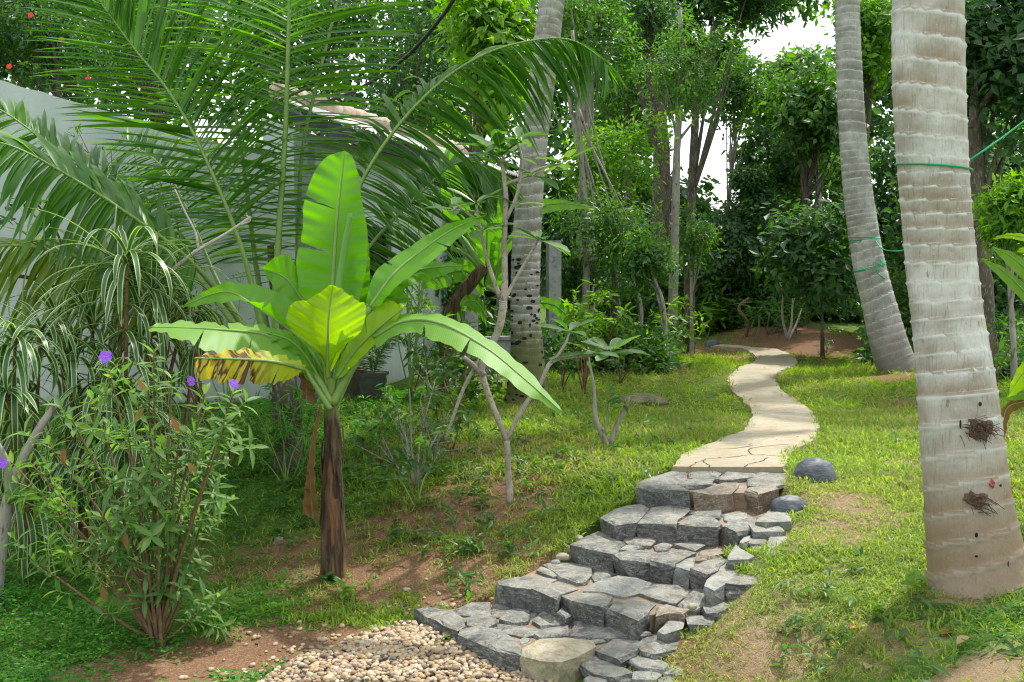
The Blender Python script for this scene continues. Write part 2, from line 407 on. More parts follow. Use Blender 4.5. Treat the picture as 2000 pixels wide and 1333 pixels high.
def seg_dist(x, y, pts):
    best = np.full(x.shape, 1e9)
    for (a, b), (c, d) in zip(pts[:-1], pts[1:]):
        vx, vy = c - a, d - b; t = np.clip(((x - a) * vx + (y - b) * vy) / (vx * vx + vy * vy + 1e-9), 0, 1)
        best = np.minimum(best, np.hypot(x - a - t * vx, y - b - t * vy))
    return best
def inpoly(x, y, poly):
    c = np.zeros(x.shape, bool); n = len(poly)
    for i in range(n):
        x0, y0 = poly[i][:2]; x1, y1 = poly[(i + 1) % n][:2]
        if y0 == y1: continue
        c ^= ((y0 > y) != (y1 > y)) & (x < (x1 - x0) * (y - y0) / (y1 - y0) + x0)
    return c
# path outline
pathL = [(1312,920),(1338,894),(1405,864),(1454,843),(1471,818),(1461,797),(1430,766),(1421,745),(1440,727),(1475,713),(1478,703),(1457,691),(1415,682),(1390,680)]
pathR = [(1533,920),(1541,892),(1590,860),(1597,836),(1588,815),(1565,793),(1532,772),(1514,750),(1518,734),(1552,721),(1554,706),(1524,692),(1468,683.5),(1410,678)]
PLw = np.array([gp(*p) for p in pathL]); PRw = np.array([gp(*p) for p in pathR])
PLs, PRs = resample(PLw, 160), resample(PRw, 160)
# keep the two edges paired across the path
path_poly = np.vstack([PLs[:, :2], PRs[::-1, :2]])
gravel_poly = np.array([gp(*p)[:2] for p in [(500,1345),(590,1288),(700,1250),(800,1220),(860,1240),(960,1290),(1060,1310),(1130,1300),(1250,1345)]])
gravel_poly = np.vstack([gravel_poly, [[.9, 5.0], [-1.6, 5.0]]])
steps_poly = np.array([PZ(p[0], p[1], fz(p[2]))[:2] for p in [(808,1195,.17),(1010,1275,.15),(1130,1325,.1),(1190,1325,.12),(1290,1232,.17),(1360,1195,.3),(1400,1140,.34),(1420,1120,.5),(1475,1075,.5),(1470,1040,.6),(1535,1015,.65),(1545,930,.85),(1310,915,.86),(1235,935,.85),(1172,985,.68),(1110,1045,.51),(975,1140,.34),(900,1175,.2)]])

Z1, Z2, Z3, Z4, Z5 = [fz(z) for z in (.17, .34, .51, .68, .85)]
SLABS = [([(40,755),(250,860),(550,965),(740,990),(900,960),(1000,1000),(1200,930),(1230,880),(1180,850),(950,780),(600,720),(400,715),(220,745)], Z1 - .022),
 ([(440,630),(600,660),(740,700),(850,725),(1040,775),(1150,790),(1260,770),(1400,700),(1480,640),(1300,600),(1000,560),(740,520),(640,540)], Z2 - .022),
 ([(790,440),(990,480),(1170,515),(1360,550),(1450,575),(1540,505),(1600,430),(1300,400),(1030,375),(900,375)], Z3 - .025),
 ([(940,300),(1110,325),(1310,335),(1500,345),(1610,370),(1700,320),(1850,300),(1850,245),(1600,240),(1300,235),(1150,238),(1010,252)], Z4 - .022),
 ([(1120,150),(1370,180),(1480,185),(1700,185),(1790,160),(1850,125),(1840,85),(1700,70),(1500,52),(1340,65),(1220,95)], Z5 - .022)]
def soilmask(x, y):
    s = np.zeros(np.shape(x))
    n = fbm(x * 1.3 + 3, y * 1.3, 0, 4); n2 = fbm(x * 4.5, y * 4.5 + 9, 0, 3)
    def blob(px, py, r, st=1.0, ex=1.0):
        g = gp(px, py); d = np.hypot((x - g[0]) / ex, y - g[1]) / r; return st * np.clip(1.25 - d, 0, 1)
    for b in [(985,985,.55,.9),(870,1010,.7,.75,1.4),(720,1085,.8,.65,1.2),(800,1120,.7,.6,1.5),(900,1085,.6,.6,1.4),(560,1090,.8,.45,1.5),(470,1120,.6,.45),(330,1320,.4,.95,1.6),(480,1290,.45,1,1.3),(600,1255,.35,.95,1.6),(880,1165,.25,.9,1.4),
              (1735,738,.55,1.1),(1640,672,2.0,1.0,2.2),(1560,650,2.2,.9),(1750,1240,.4,.6),(1640,980,.5,.75,1.2),(1600,1040,.5,.6),(1560,1150,.35,.45),(1700,1000,.5,.45),(1760,905,.3,.8),(1740,790,.6,.5),(900,880,.7,.5,1.3),(1080,860,.8,.5,1.4),
              (1230,720,.8,.6,1.5),(1830,730,.6,.7),(1940,720,.5,.7),(1500,1290,.5,.5),(1650,1320,.4,.5),(1930,1310,.3,.7),(1300,730,.5,.45),(1850,1180,.3,.8),(1660,1120,.5,.35)]:
        s = np.maximum(s, blob(b[0], b[1], b[2], b[3] * (1.2 if b[0] < 1150 else 1), *b[4:]))
    sdist = seg_dist(x, y, [tuple(PZ(q[0], q[1], fz(q[2]))[:2]) for q in ((1300,1290,.12),(1330,1230,.27),(1420,1150,.45),(1490,1090,.54),(1545,1040,.62),(1560,960,.8))]); s = np.maximum(s, np.clip(1.5 - sdist / .2, 0, .35))
    return np.clip(s + .45 * n + .22 * n2 * (s > .05), 0, 1)

def axis(a, b, c, d, step, grow=1.13):
    v = [b]
    while v[-1] < c: v.append(v[-1] + step)
    s = step
    while v[-1] < d: s *= grow; v.append(v[-1] + s)
    s = step; w = []; q = b
    while q > a: s *= grow; q -= s; w.append(q)
    return np.array(w[::-1] + v)
gx = axis(-220, -6, 7, 220, .075); gy = axis(-60, 4, 13.5, 300, .075, 1.08)
GX, GY = np.meshgrid(gx, gy); GZ = H(GX, GY)
soil = np.zeros(GX.shape); reg = (np.abs(GX) < 16) & (GY > 2) & (GY < 32)
soil[reg] = soilmask(GX[reg], GY[reg]); soil[~reg] = .15
# sink the ground a little under path and steps
inp = inpoly(GX, GY, path_poly); GZ = np.where(inp, GZ - .03, GZ)
for cp_, z_ in SLABS:
    q_ = np.array([PZ(800 + a * .4, 890 + b * .4, z_) for a, b in cp_]); q_ = q_ + norm(q_ - q_.mean(0)) * .03; i_ = inpoly(GX, GY, q_); GZ = np.where(i_, np.minimum(GZ, z_ - .09), GZ)
dryg = np.clip(.15 + np.clip((GX - .9 + .15 * noise3(GX * 2, GY * 2)) / .5, 0, 1) * np.clip((9.5 - GY) / 1.0, 0, 1) * .6, 0, 1)
gleft = np.clip((-.6 - GX + .35 * (9 - GY)) / 1.2, 0, 1)
ny, nx = GX.shape; ii = (np.arange(ny - 1)[:, None] * nx + np.arange(nx - 1)[None]).ravel()
GF = np.stack([ii, ii + 1, ii + nx + 1, ii + nx], 1)
m, t = nt('ground_soil'); n = N(t); ps = n.pos(); sa = n.attr('soil')
fine = n.noise(22, ps, 6, .7); big = n.noise(2.2, ps, 4)
green = n.mix(fine, (.06, .11, .02), (.15, .22, .045)); dry_ = n.attr('dry'); red = n.mix(dry_, n.mix(fine, (.09, .042, .022), (.26, .13, .075)), n.mix(fine, (.16, .12, .06), (.38, .31, .19)))
litter = n.ramp(n.noise(60, ps, 3, .7), [(.5, (0, 0, 0)), (.62, (1, 1, 1))])
red = n.mix(n.math('MULTIPLY', litter, .45), red, (.36, .27, .17))
k = n.ramp(n.math('ADD', sa, n.math('MULTIPLY', n.math('SUBTRACT', fine, .5), .7)), [(.22, (0, 0, 0)), (.5, (1, 1, 1))])
n.out(n.bsdf(n.mix(k, green, red), .95, .1, n.bump(n.math('ADD', fine, n.noise(90, ps, 3)), .9, .02))); G['ground'] = m
obj('ground', mesh('ground', np.stack([GX, GY, GZ], -1).reshape(-1, 3), GF, m, {'soil': soil, 'dry': dryg}, smooth=True), kind='structure')

# ------------------------------------------------------------------ path (thin poured slab with ragged edges)
m, t = nt('path_concrete'); n = N(t); ps = n.pos()
a = n.noise(1.8, ps, 5, .6); b = n.noise(16, ps, 6, .7); 
col = n.mix(n.ramp(a, [(.35, (0, 0, 0)), (.65, (1, 1, 1))]), (.30, .26, .18), (.41, .37, .29))
col = n.mix(n.ramp(b, [(.45, (0, 0, 0)), (.75, (1, 1, 1))]), col, (.28, .22, .13))
dm = n.noise(.9, ps, 6, .7); col = n.mix(n.ramp(dm, [(.48, (0, 0, 0)), (.62, (.55, .55, .55))]), col, (.22, .20, .15))
stk = n.noise(3.0, n('VectorMath', {0: ps, 1: (1.2, 9, 1)}, operation='MULTIPLY').outputs[0], 4, .7)
col = n.mix(n.ramp(stk, [(.5, (0, 0, 0)), (.7, (.5, .5, .5))]), col, (.24, .19, .11))
n.out(n.bsdf(col, .85, .25, n.bump(n.math('ADD', b, stk), .5, .012))); G['path'] = m
NU, NV = 160, 12
fr = np.linspace(0, 1, NV + 1)
jl = (.045 * fbm(np.arange(NU) * .6, 3, 0, 3))[:, None]; jr = (.045 * fbm(np.arange(NU) * .35, 40, 0, 3))[:, None]
acr = norm(PRs - PLs); A_ = PLs + acr * jl; B_ = PRs + acr * jr
V = A_[:, None] * (1 - fr[None, :, None]) + B_[:, None] * fr[None, :, None]
V[..., 2] = H(V[..., 0], V[..., 1], False) + .035 + .03 * np.clip((V[..., 1] - 14) / 5, 0, 1) + .008 * fbm(V[..., 0] * 4, V[..., 1] * 4)
top = V.copy(); rows = NU; cols = NV + 1
botL = top[:, :1].copy(); botL[..., 2] -= .12; botL -= acr[:, None] * .012; botR = top[:, -1:].copy(); botR[..., 2] -= .12; botR += acr[:, None] * .012
VV = np.concatenate([botL, top, botR], 1); cc = VV.shape[1]; i0 = (np.arange(rows - 1)[:, None] * cc + np.arange(cc - 1)[None]).ravel()
pf = np.stack([i0, i0 + 1, i0 + cc + 1, i0 + cc], 1)
fe = [[q, q + cc * 0 + 1, q + 1, q] for q in []]
front = np.stack([VV[0, 1:-1], VV[0, 1:-1] - [0, 0, .12]], 0).reshape(-1, 3); b0 = rows * cc
ff = np.array([[b0 + j + 1, b0 + j, b0 + cols + j, b0 + cols + j + 1] for j in range(cols - 1)])
path_o = obj('footpath', mesh('footpath', np.vstack([VV.reshape(-1, 3), front]), np.vstack([pf, ff]), m, smooth=False), kind='structure')
# cracks in the near end of the path: thin dark strips laid just above the surface
mb = MB()
for line in [[(1345,917),(1352,905),(1372,897),(1380,893)],[(1372,897),(1384,905),(1392,917)],[(1380,893),(1430,888),(1470,884),(1530,888)],[(1470,884),(1462,874),(1500,868),(1545,866)],[(1452,917),(1462,905),(1490,898),(1500,890)],[(1400,875),(1440,872),(1470,868)]]:
    q = np.array([PZ(x, y, .9) for x, y in line]); q = resample(q, 14); q[:, 0] += rng.normal(0, .008, 14); q[:, 2] = H(q[:, 0], q[:, 1], False) + .035 + .008 * fbm(q[:, 0] * 4, q[:, 1] * 4) + .0035
    T = norm(np.gradient(q, axis=0)); S = np.stack([-T[:, 1], T[:, 0], T[:, 2] * 0], 1); w = (.002 + .004 * rng.random(14))[:, None]
    Vc = np.concatenate([q - S * w, q + S * w]); j = np.arange(13); mb.add(Vc, np.stack([j, j + 1, j + 15, j + 14], 1))
mb.build('crack', simple('crack_dark', (.05, .035, .02), (.09, .06, .035), 30), path_o)

# ------------------------------------------------------------------ stone steps
def stonemat(name, c1, c2, c3, lich_lit=(.36, .36, .33)):
    m, t = nt(name); n = N(t); ps = n.pos(); rnd = n('ObjectInfo').outputs['Random']
    off = n('CombineXYZ', {0: n.math('MULTIPLY', rnd, 37.0), 1: 0.0, 2: 0.0}).outputs[0]; v = n('VectorMath', {0: ps, 1: off}, operation='ADD').outputs[0]
    a = n.noise(7, v, 6, .65, .6); b = n.noise(28, v, 6, .7)
    col = n.mix(n.ramp(a, [(.3, (0, 0, 0)), (.7, (1, 1, 1))]), c1, c2)
    col = n.mix(n.ramp(b, [(.48, (0, 0, 0)), (.68, (.8, .8, .8))]), col, c3)
    up = n('SeparateXYZ', {0: n('NewGeometry').outputs['Normal']}).outputs[2]
    dust_lit = n.math('MULTIPLY', n.ramp(up, [(.45, (0, 0, 0)), (.85, (1, 1, 1))]), n.ramp(n.noise(5, v, 6, .75, 1.2), [(.40, (0, 0, 0)), (.62, (.75, .75, .75))]))
    col = n.mix(dust_lit, col, lich_lit)          # dust on treads, plus brightness of sunlit tops put into the colour
    vz = n.ramp(n.noise(3.5, n('VectorMath', {0: v, 1: (1, 1, 3)}, operation='MULTIPLY').outputs[0], 6, .7, 2.2), [(.485, (0, 0, 0)), (.5, (.8, .8, .8)), (.515, (0, 0, 0))])
    col = n.mix(vz, col, (.42, .40, .36))
    dirt = n.ramp(n.noise(9, ps, 5, .75, .8), [(.54, (0, 0, 0)), (.66, (.85, .85, .85))]); col = n.mix(n.math('MULTIPLY', dirt, n.ramp(up, [(.5, (0, 0, 0)), (.9, (1, 1, 1))])), col, (.27, .20, .13)); mo = n.ramp(n.noise(4, ps, 5, .7), [(.60, (0, 0, 0)), (.7, (.5, .5, .5))]); col = n.mix(mo, col, (.10, .12, .05))
    col = n.mix(n.math('MULTIPLY', rnd, .35), col, (.7, .78, .8), 'MULTIPLY')
    n.out(n.bsdf(col, .62, .45, n.bump(n.math('ADD', n.math('MULTIPLY', a, 1.5), b), .75, .025))); return m
G['stone'] = stonemat('stone_blue_grey', (.038, .041, .040), (.11, .115, .11), (.20, .20, .175), (.30, .29, .25))
G['stone_l'] = stonemat('stone_pale_grey', (.10, .11, .11), (.20, .21, .195), (.28, .28, .25), (.34, .34, .30))
G['stone_t'] = stonemat('stone_tan', (.22, .18, .10), (.38, .33, .22), (.44, .40, .28), (.46, .42, .30))
G['stone_b'] = stonemat('stone_brown', (.10, .07, .045), (.20, .14, .09), (.28, .23, .16), (.30, .27, .22))
G['mortar'] = simple('mortar_sandy', (.17, .12, .08), (.29, .22, .155), 14, bump=.6, c3=(.22, .20, .17))
Z1, Z2, Z3, Z4, Z5 = [fz(z) for z in (.17, .34, .51, .68, .85)]
ST = [  # (polygon in crop pixels, top z, thickness, material key)
 ([(20,745),(100,741),(205,760),(262,795),(275,828),(235,848),(165,825),(80,780)],Z1,.24,'stone'),
 ([(248,845),(330,832),(440,850),(500,880),(546,930),(540,972),(430,950),(330,905),(240,868)],Z1,.24,'stone'),
 ([(556,930),(640,885),(770,885),(890,900),(905,930),(860,965),(740,1003),(650,1000),(550,968)],Z1+.01,.24,'stone_t'),
 ([(830,1010),(885,968),(990,985),(1030,1015),(1090,1050),(1000,1070),(900,1062)],.12,.16,'stone'),
 ([(1032,985),(1110,962),(1200,990),(1262,1015),(1240,1050),(1130,1030)],.13,.14,'stone_l'),
 ([(908,940),(1000,892),(1110,905),(1130,930),(1100,958),(1020,988),(940,965)],Z1,.16,'stone'),
 ([(1110,915),(1165,870),(1290,880),(1320,915),(1300,945),(1200,965),(1130,950)],Z1+.01,.14,'stone'),
 ([(210,752),(300,718),(392,715),(398,780),(300,776),(220,768)],Z1,.1,'stone'),
 ([(404,716),(450,715),(490,735),(440,782),(404,780)],Z1,.1,'stone'),
 ([(440,800),(470,755),(530,738),(582,752),(575,808),(510,815)],Z1,.1,'stone'),
 ([(280,795),(330,775),(410,785),(430,815),(370,832),(290,826)],Z1,.1,'stone'),
 ([(430,815),(520,822),(640,845),(600,872),(560,880),(430,852)],Z1,.1,'stone'),
 ([(600,805),(640,765),(690,755),(790,800),(770,824),(640,830)],Z1,.1,'stone'),
 ([(588,762),(625,766),(605,800),(588,792)],Z1-.01,.1,'stone_l'),
 ([(610,872),(660,835),(770,828),(778,878),(640,886)],Z1,.1,'stone'),
 ([(785,878),(800,802),(920,812),(1010,832),(1120,878),(1040,886),(960,892),(870,888)],Z1+.005,.12,'stone'),
 ([(530,898),(560,882),(588,888),(580,908),(545,916)],Z1-.01,.1,'stone_l'),
 ([(865,893),(940,892),(990,898),(900,918)],Z1-.01,.1,'stone_l'),
 ([(850,1090),(910,1062),(965,1082),(960,1115),(860,1115)],.08,.12,'stone_l'),
 ([(1090,1055),(1180,1045),(1240,1066),(1200,1092),(1090,1088)],.10,.12,'stone_l'),
 ([(1242,1060),(1285,1012),(1345,1030),(1325,1068)],.12,.12,'stone_l'),
 ([(1005,1080),(1060,1060),(1090,1092),(1030,1112)],.07,.12,'stone'),
 ([(1210,1095),(1260,1072),(1330,1078),(1300,1112),(1220,1115)],.09,.12,'stone'),
 ([(1320,960),(1400,945),(1440,975),(1390,1000),(1330,990)],.16,.12,'stone_l'),
 # step 2
 ([(430,622),(520,590),(640,580),(722,596),(660,625),(595,655),(520,648),(440,635)],Z2,.24,'stone'),
 ([(595,655),(640,630),(740,616),(818,640),(775,660),(735,678),(718,705),(650,672)],Z2,.24,'stone'),
 ([(738,680),(790,664),(920,662),(985,690),(962,740),(935,748),(840,720)],Z2,.24,'stone'),
 ([(962,742),(1010,696),(1100,690),(1200,716),(1160,775),(1120,805),(1030,770)],Z2,.24,'stone'),
 ([(622,560),(640,538),(700,555),(728,582),(700,590)],Z2,.1,'stone'),
 ([(655,533),(740,514),(830,530),(885,550),(885,580),(860,612),(820,618),(735,590)],Z2+.005,.1,'stone'),
 ([(892,590),(912,556),(960,555),(1005,576),(970,596),(905,610)],Z2,.1,'stone'),
 ([(850,652),(920,612),(1020,590),(1110,600),(1180,622),(1125,660),(1050,678),(940,658)],Z2+.01,.12,'stone_l'),
 ([(1128,668),(1190,632),(1310,636),(1358,664),(1300,718),(1190,692)],Z2+.005,.12,'stone'),
 ([(1312,722),(1395,645),(1488,662),(1440,722),(1390,748),(1335,738)],Z2+.01,.12,'stone'),
 ([(1432,742),(1500,668),(1600,662),(1642,690),(1590,722),(1505,776),(1450,772)],Z2+.01,.12,'stone'),
 ([(1208,735),(1250,722),(1362,752),(1335,774),(1262,768),(1200,780)],Z2,.2,'stone_b'),
 ([(1215,842),(1262,782),(1342,788),(1332,838),(1245,862)],Z2-.04,.16,'stone_l'),
 ([(1352,782),(1440,778),(1492,802),(1470,830),(1362,822)],Z2-.02,.14,'stone'),
 ([(1080,852),(1120,840),(1185,870),(1125,878)],Z1+.03,.12,'stone'),
 ([(720,762),(745,742),(790,775),(760,790)],Z1+.05,.1,'stone'),
 ([(1575,770),(1620,760),(1640,775),(1600,792)],.30,.12,'stone'),
 # step 3
 ([(782,432),(870,388),(1000,396),(1058,420),(1015,462),(985,472),(880,455)],Z3,.26,'stone'),
 ([(1000,475),(1080,456),(1180,458),(1232,474),(1172,506),(1100,508),(1030,498)],Z3,.24,'stone'),
 ([(1172,510),(1238,476),(1330,460),(1398,474),(1350,498),(1290,524),(1220,520)],Z3,.24,'stone'),
 ([(1294,528),(1340,498),(1398,492),(1385,535),(1362,548)],Z3-.01,.2,'stone_l'),
 ([(1372,548),(1430,512),(1520,490),(1552,502),(1500,555),(1455,572)],Z3+.005,.26,'stone'),
 ([(880,384),(920,370),(1030,380),(1040,398),(960,397)],Z3,.1,'stone'),
 ([(1048,412),(1062,392),(1170,390),(1205,414),(1180,440),(1075,432)],Z3,.1,'stone'),
 ([(1022,458),(1062,438),(1140,446),(1075,458)],Z3,.1,'stone_l'),
 ([(1192,434),(1240,415),(1282,430),(1262,452),(1205,456)],Z3,.1,'stone'),
 ([(1292,432),(1400,425),(1442,440),(1392,460)],Z3,.1,'stone'),
 ([(1398,508),(1415,462),(1500,450),(1540,474),(1450,506)],Z3,.12,'stone_b'),
 ([(1552,488),(1592,436),(1682,484),(1652,496),(1560,502)],Z3+.06,.16,'stone_l'),
 ([(1440,632),(1490,560),(1545,512),(1630,540),(1600,572),(1530,622),(1490,658)],Z3-.01,.2,'stone_l'),
 ([(1540,622),(1612,574),(1700,590),(1716,622),(1610,630)],Z3-.01,.14,'stone'),
 ([(1530,645),(1590,630),(1682,634),(1662,666),(1562,668)],Z3-.05,.14,'stone'),
 ([(1636,508),(1690,500),(1722,530),(1662,534)],Z3+.02,.12,'stone_l'),
 ([(1752,382),(1862,376),(1842,440),(1800,482),(1754,486)],Z3+.07,.14,'stone_l'),
 ([(1640,428),(1680,396),(1746,402),(1744,430),(1690,436)],Z3+.06,.12,'stone'),
 ([(1662,442),(1738,434),(1744,482),(1700,472)],Z3+.05,.12,'stone'),
 ([(1612,430),(1640,370),(1688,380),(1662,412),(1630,440)],Z3+.07,.14,'stone_l'),
 ([(1690,545),(1730,540),(1750,575),(1720,588)],Z3,.12,'stone'),
 # step 4
 ([(932,292),(1000,252),(1130,240),(1168,256),(1140,290),(1105,320),(1000,322)],Z4,.24,'stone'),
 ([(1112,316),(1185,252),(1280,248),(1362,258),(1368,274),(1310,310),(1305,326),(1200,322)],Z4,.24,'stone'),
 ([(1312,328),(1370,292),(1480,300),(1522,330),(1500,342),(1400,340)],Z4,.24,'stone'),
 ([(1532,344),(1560,316),(1618,310),(1604,346)],Z4-.01,.2,'stone'),
 ([(1548,356),(1618,312),(1702,302),(1690,332),(1640,368),(1600,376)],Z4-.01,.22,'stone'),
 ([(1372,276),(1440,260),(1522,265),(1510,300),(1400,290)],Z4+.005,.1,'stone'),
 ([(1532,282),(1640,275),(1650,298),(1590,318),(1540,310)],Z4,.1,'stone_l'),
 ([(1688,318),(1740,275),(1792,240),(1850,246),(1860,324),(1800,320),(1750,330)],Z4+.03,.16,'stone_l'),
 ([(1662,346),(1700,335),(1820,346),(1826,364),(1682,370)],Z4-.01,.12,'stone_l'),
 ([(1862,272),(1920,276),(1914,300),(1872,310)],Z4,.1,'stone'),
 ([(1172,262),(1190,250),(1185,272)],Z4-.01,.08,'stone_b'),
 # step 5
 ([(1110,156),(1122,124),(1200,98),(1280,74),(1350,80),(1356,118),(1300,148),(1368,178),(1240,166)],Z5,.26,'stone'),
 ([(1388,182),(1460,154),(1540,126),(1610,126),(1592,164),(1572,178),(1480,188)],Z5,.24,'stone_b'),
 ([(1582,172),(1622,124),(1640,154),(1630,168)],Z5-.02,.1,'stone_l'),
 ([(1642,168),(1662,150),(1780,150),(1797,166),(1700,190)],Z5,.22,'stone_b'),
 ([(1362,76),(1480,55),(1540,64),(1500,98),(1420,100),(1362,100)],Z5,.1,'stone'),
 ([(1302,140),(1382,102),(1490,106),(1470,144),(1350,152)],Z5+.005,.1,'stone'),
 ([(1496,112),(1550,76),(1690,86),(1702,100),(1640,110),(1512,120)],Z5+.01,.12,'stone'),
 ([(1652,112),(1730,72),(1840,86),(1852,130),(1782,148),(1652,145)],Z5,.12,'stone'),
]
def stone_mesh(poly, z, th, mat, seed):
    z = fz(z) if z < .2 else z
    r = np.random.default_rng(seed); q = np.array([PZ(800 + a * .4, 890 + b * .4, z) for a, b in poly])[:, :2]
    ar = .5 * np.sum(q[:, 0] * np.roll(q[:, 1], -1) - np.roll(q[:, 0], -1) * q[:, 1])
    if ar < 0: q = q[::-1]
    pts = []
    for i in range(len(q)):      # subdivide edges with jitter
        a, b = q[i], q[(i + 1) % len(q)]; L = np.linalg.norm(b - a); k = max(1, int(L / .09)); nn = np.array([b[1] - a[1], a[0] - b[0]]) / max(L, 1e-6)
        for j in range(k): t = j / k; pts.append(a + (b - a) * t + (nn * r.normal(0, .006) if j else 0))
    q = np.array(pts); c = q.mean(0); n_ = len(q); z = z + r.uniform(-.006, .006); tilt = r.normal(0, .03, 2)
    size = np.sqrt(abs(ar)); ins = min(.018, size * .08)
    def ring(off, dz, j=0.0):
        dv = c - q; p = q + norm(dv) * off + r.normal(0, j, q.shape); zz = z + dz + (p - c) @ tilt + r.normal(0, .003, n_); return np.column_stack([p, zz])
    rings = [ring(ins * 1.5, .0, .002), ring(-.003, -.007, .003), ring(-.008, -.03, .006), ring(.004, -th * .55, .012), ring(.012, -th, .012)]
    ctr = np.array([[c[0], c[1], z + .004]])
    V = np.vstack(rings + [ctr]); j = np.arange(n_); k = (j + 1) % n_
    F = [np.stack([a * n_ + j, (a + 1) * n_ + j, (a + 1) * n_ + k, a * n_ + k], 1) for a in range(len(rings) - 1)]
    tri = np.stack([np.full(n_, len(V) - 1), j, k], 1)
    return mesh('stone', V, [np.vstack(F), tri], mat)
stp = thing('stone_steps', 'five rough blue-grey stone steps curving up from the gravel to the path', 'steps', PZ(1060, 1280, fz(0)))
mb = MB()
def slab(cp, z, th=.35):
    q = np.array([PZ(800 + a * .4, 890 + b * .4, z) for a, b in cp]); n_ = len(q); c = q.mean(0)
    q = resample(np.vstack([q, q[:1]]), 40)[:-1]; q += norm(c - q) * .03; q[:, 2] = z; n_ = len(q)
    lo = q.copy(); lo[:, 2] -= th; V = np.vstack([q, lo, [[c[0], c[1], z]]]); j = np.arange(n_); k = (j + 1) % n_
    mb.addm(V, [np.stack([j, j + n_, k + n_, k], 1), np.stack([np.full(n_, 2 * n_), k, j], 1)])
for c_ in SLABS: slab(*c_)
mb.build('mortar_bed', G['mortar'], stp)
for i, (poly, z, th, mk) in enumerate(ST): obj('stone', stone_mesh(poly, z, th, G[mk], 100 + i), stp)

# ------------------------------------------------------------------ boulders
def boulder(px, py, wpx, hpx, mat, seed=1, sq=.7, sharp=.12, name='boulder', d=None, **kw):
    g = gp(px, py); s = g[1] / 2000; rx, rz = wpx * s / 2, hpx * s
    u = np.linspace(0, np.pi / 2 + .25, 12); a = np.linspace(0, 2 * np.pi, 28, endpoint=False)
    U, A = np.meshgrid(u, a, indexing='ij'); x, y, z = np.sin(U) * np.cos(A), np.sin(U) * np.sin(A), np.cos(U)
    k = 1 + sharp * fbm(x * 1.7 + seed, y * 1.7, z * 1.7, 3)
    V = np.stack([g[0] + x * k * rx, g[1] + y * k * rx * sq, g[2] + z * k * rz - .01], -1).reshape(-1, 3)
    n_ = 28; i = np.arange(11)[:, None] * n_; j = np.arange(n_)[None]; kk = (j + 1) % n_
    F = np.stack([i + j, i + n_ + j, i + n_ + kk, i + kk], -1).reshape(-1, 4)
    return obj(name, mesh(name, V, F, mat, smooth=True), **kw)
m, t = nt('black_rock_paint'); n = N(t); ps = n('VectorMath', {0: n.pos(), 1: (1, 1, 6)}, operation='MULTIPLY').outputs[0]
a = n.noise(18, ps, 6, .7); n.out(n.bsdf(n.mix(n.ramp(a, [(.4, (0, 0, 0)), (.7, (1, 1, 1))]), (.035, .042, .055), (.13, .15, .18)), .5, .5, n.bump(a, .5, .01))); G['blackrock'] = m
boulder(1591, 935, 86, 44, m, 3, .9, .16, name='domed_stone', label='smooth dark dome-shaped stone beside the top of the steps', cat='stone')
boulder(1543, 990, 74, 24, m, 5, .7, .3, name='domed_stone', label='flat blue-black stone at the right end of the top step', cat='stone')
boulder(1393, 677, 32, 15, m, 9, .8, .15, name='domed_stone', label='small dark stone at the far end of the path', cat='stone')
G['mossrock'] = simple('mossy_rock', (.07, .075, .03), (.20, .17, .11), 9, c3=(.10, .17, .03), bump=.8)
boulder(1245, 783, 130, 15, G['mossrock'], 11, .8, .3, name='boulder', label='low flat mossy rock in the lawn left of the path', cat='rock')
boulder(545, 1062, 28, 16, G['stone_b'], 13, .8, .4, name='boulder', label='small brown stone lying in the weeds left of the banana plant', cat='rock')
for i, (x, y, w, h, mk, lb) in enumerate([(1120,1072,26,12,'stone_t','cream pebble wedged at the left edge of the third step'),(1100,1086,30,9,'stone_t','rounded buff cobble lying beside the third step, left side'),(1085,1098,20,8,'stone_l','pale stone just above the left end of the second step'),
                         (1130,1052,24,9,'stone_t','sandy cobble at the back left corner of the third step'),(1012,1117,9,12,'stone_l','small upright whitish stone in the grass left of the steps'),(1352,1192,14,9,'stone_t','tiny yellow pebble pair on the second step'),
                         (868,1178,40,5,'stone_b','thin brown stone flake at the back of the lowest step'),(895,940,20,5,'stone_l','pale litter stone on the red soil near the grey sapling')]):
    if i in (5,):
        g = PZ(x, y, Z2 + .01); V0 = np.array(g); 
        u = np.linspace(0, np.pi, 7); a = np.linspace(0, 2 * np.pi, 10, endpoint=False); U, A = np.meshgrid(u, a, indexing='ij')
        V = np.stack([g[0] + np.sin(U) * np.cos(A) * .03, g[1] + np.sin(U) * np.sin(A) * .022, g[2] + .02 + np.cos(U) * .02], -1).reshape(-1, 3)
        ii_ = np.arange(6)[:, None] * 10; jj_ = np.arange(10)[None]; F = np.stack([ii_ + jj_, ii_ + 10 + jj_, ii_ + 10 + (jj_ + 1) % 10, ii_ + (jj_ + 1) % 10], -1).reshape(-1, 4)
        obj('cobble', mesh('cobble', V, F, G[mk], smooth=True), label='tiny yellow pebble lying on the second step', cat='pebble')
    else: boulder(x, y, w, h, G[mk], 20 + i, .8, .2, name='cobble', label=lb, cat='pebble')

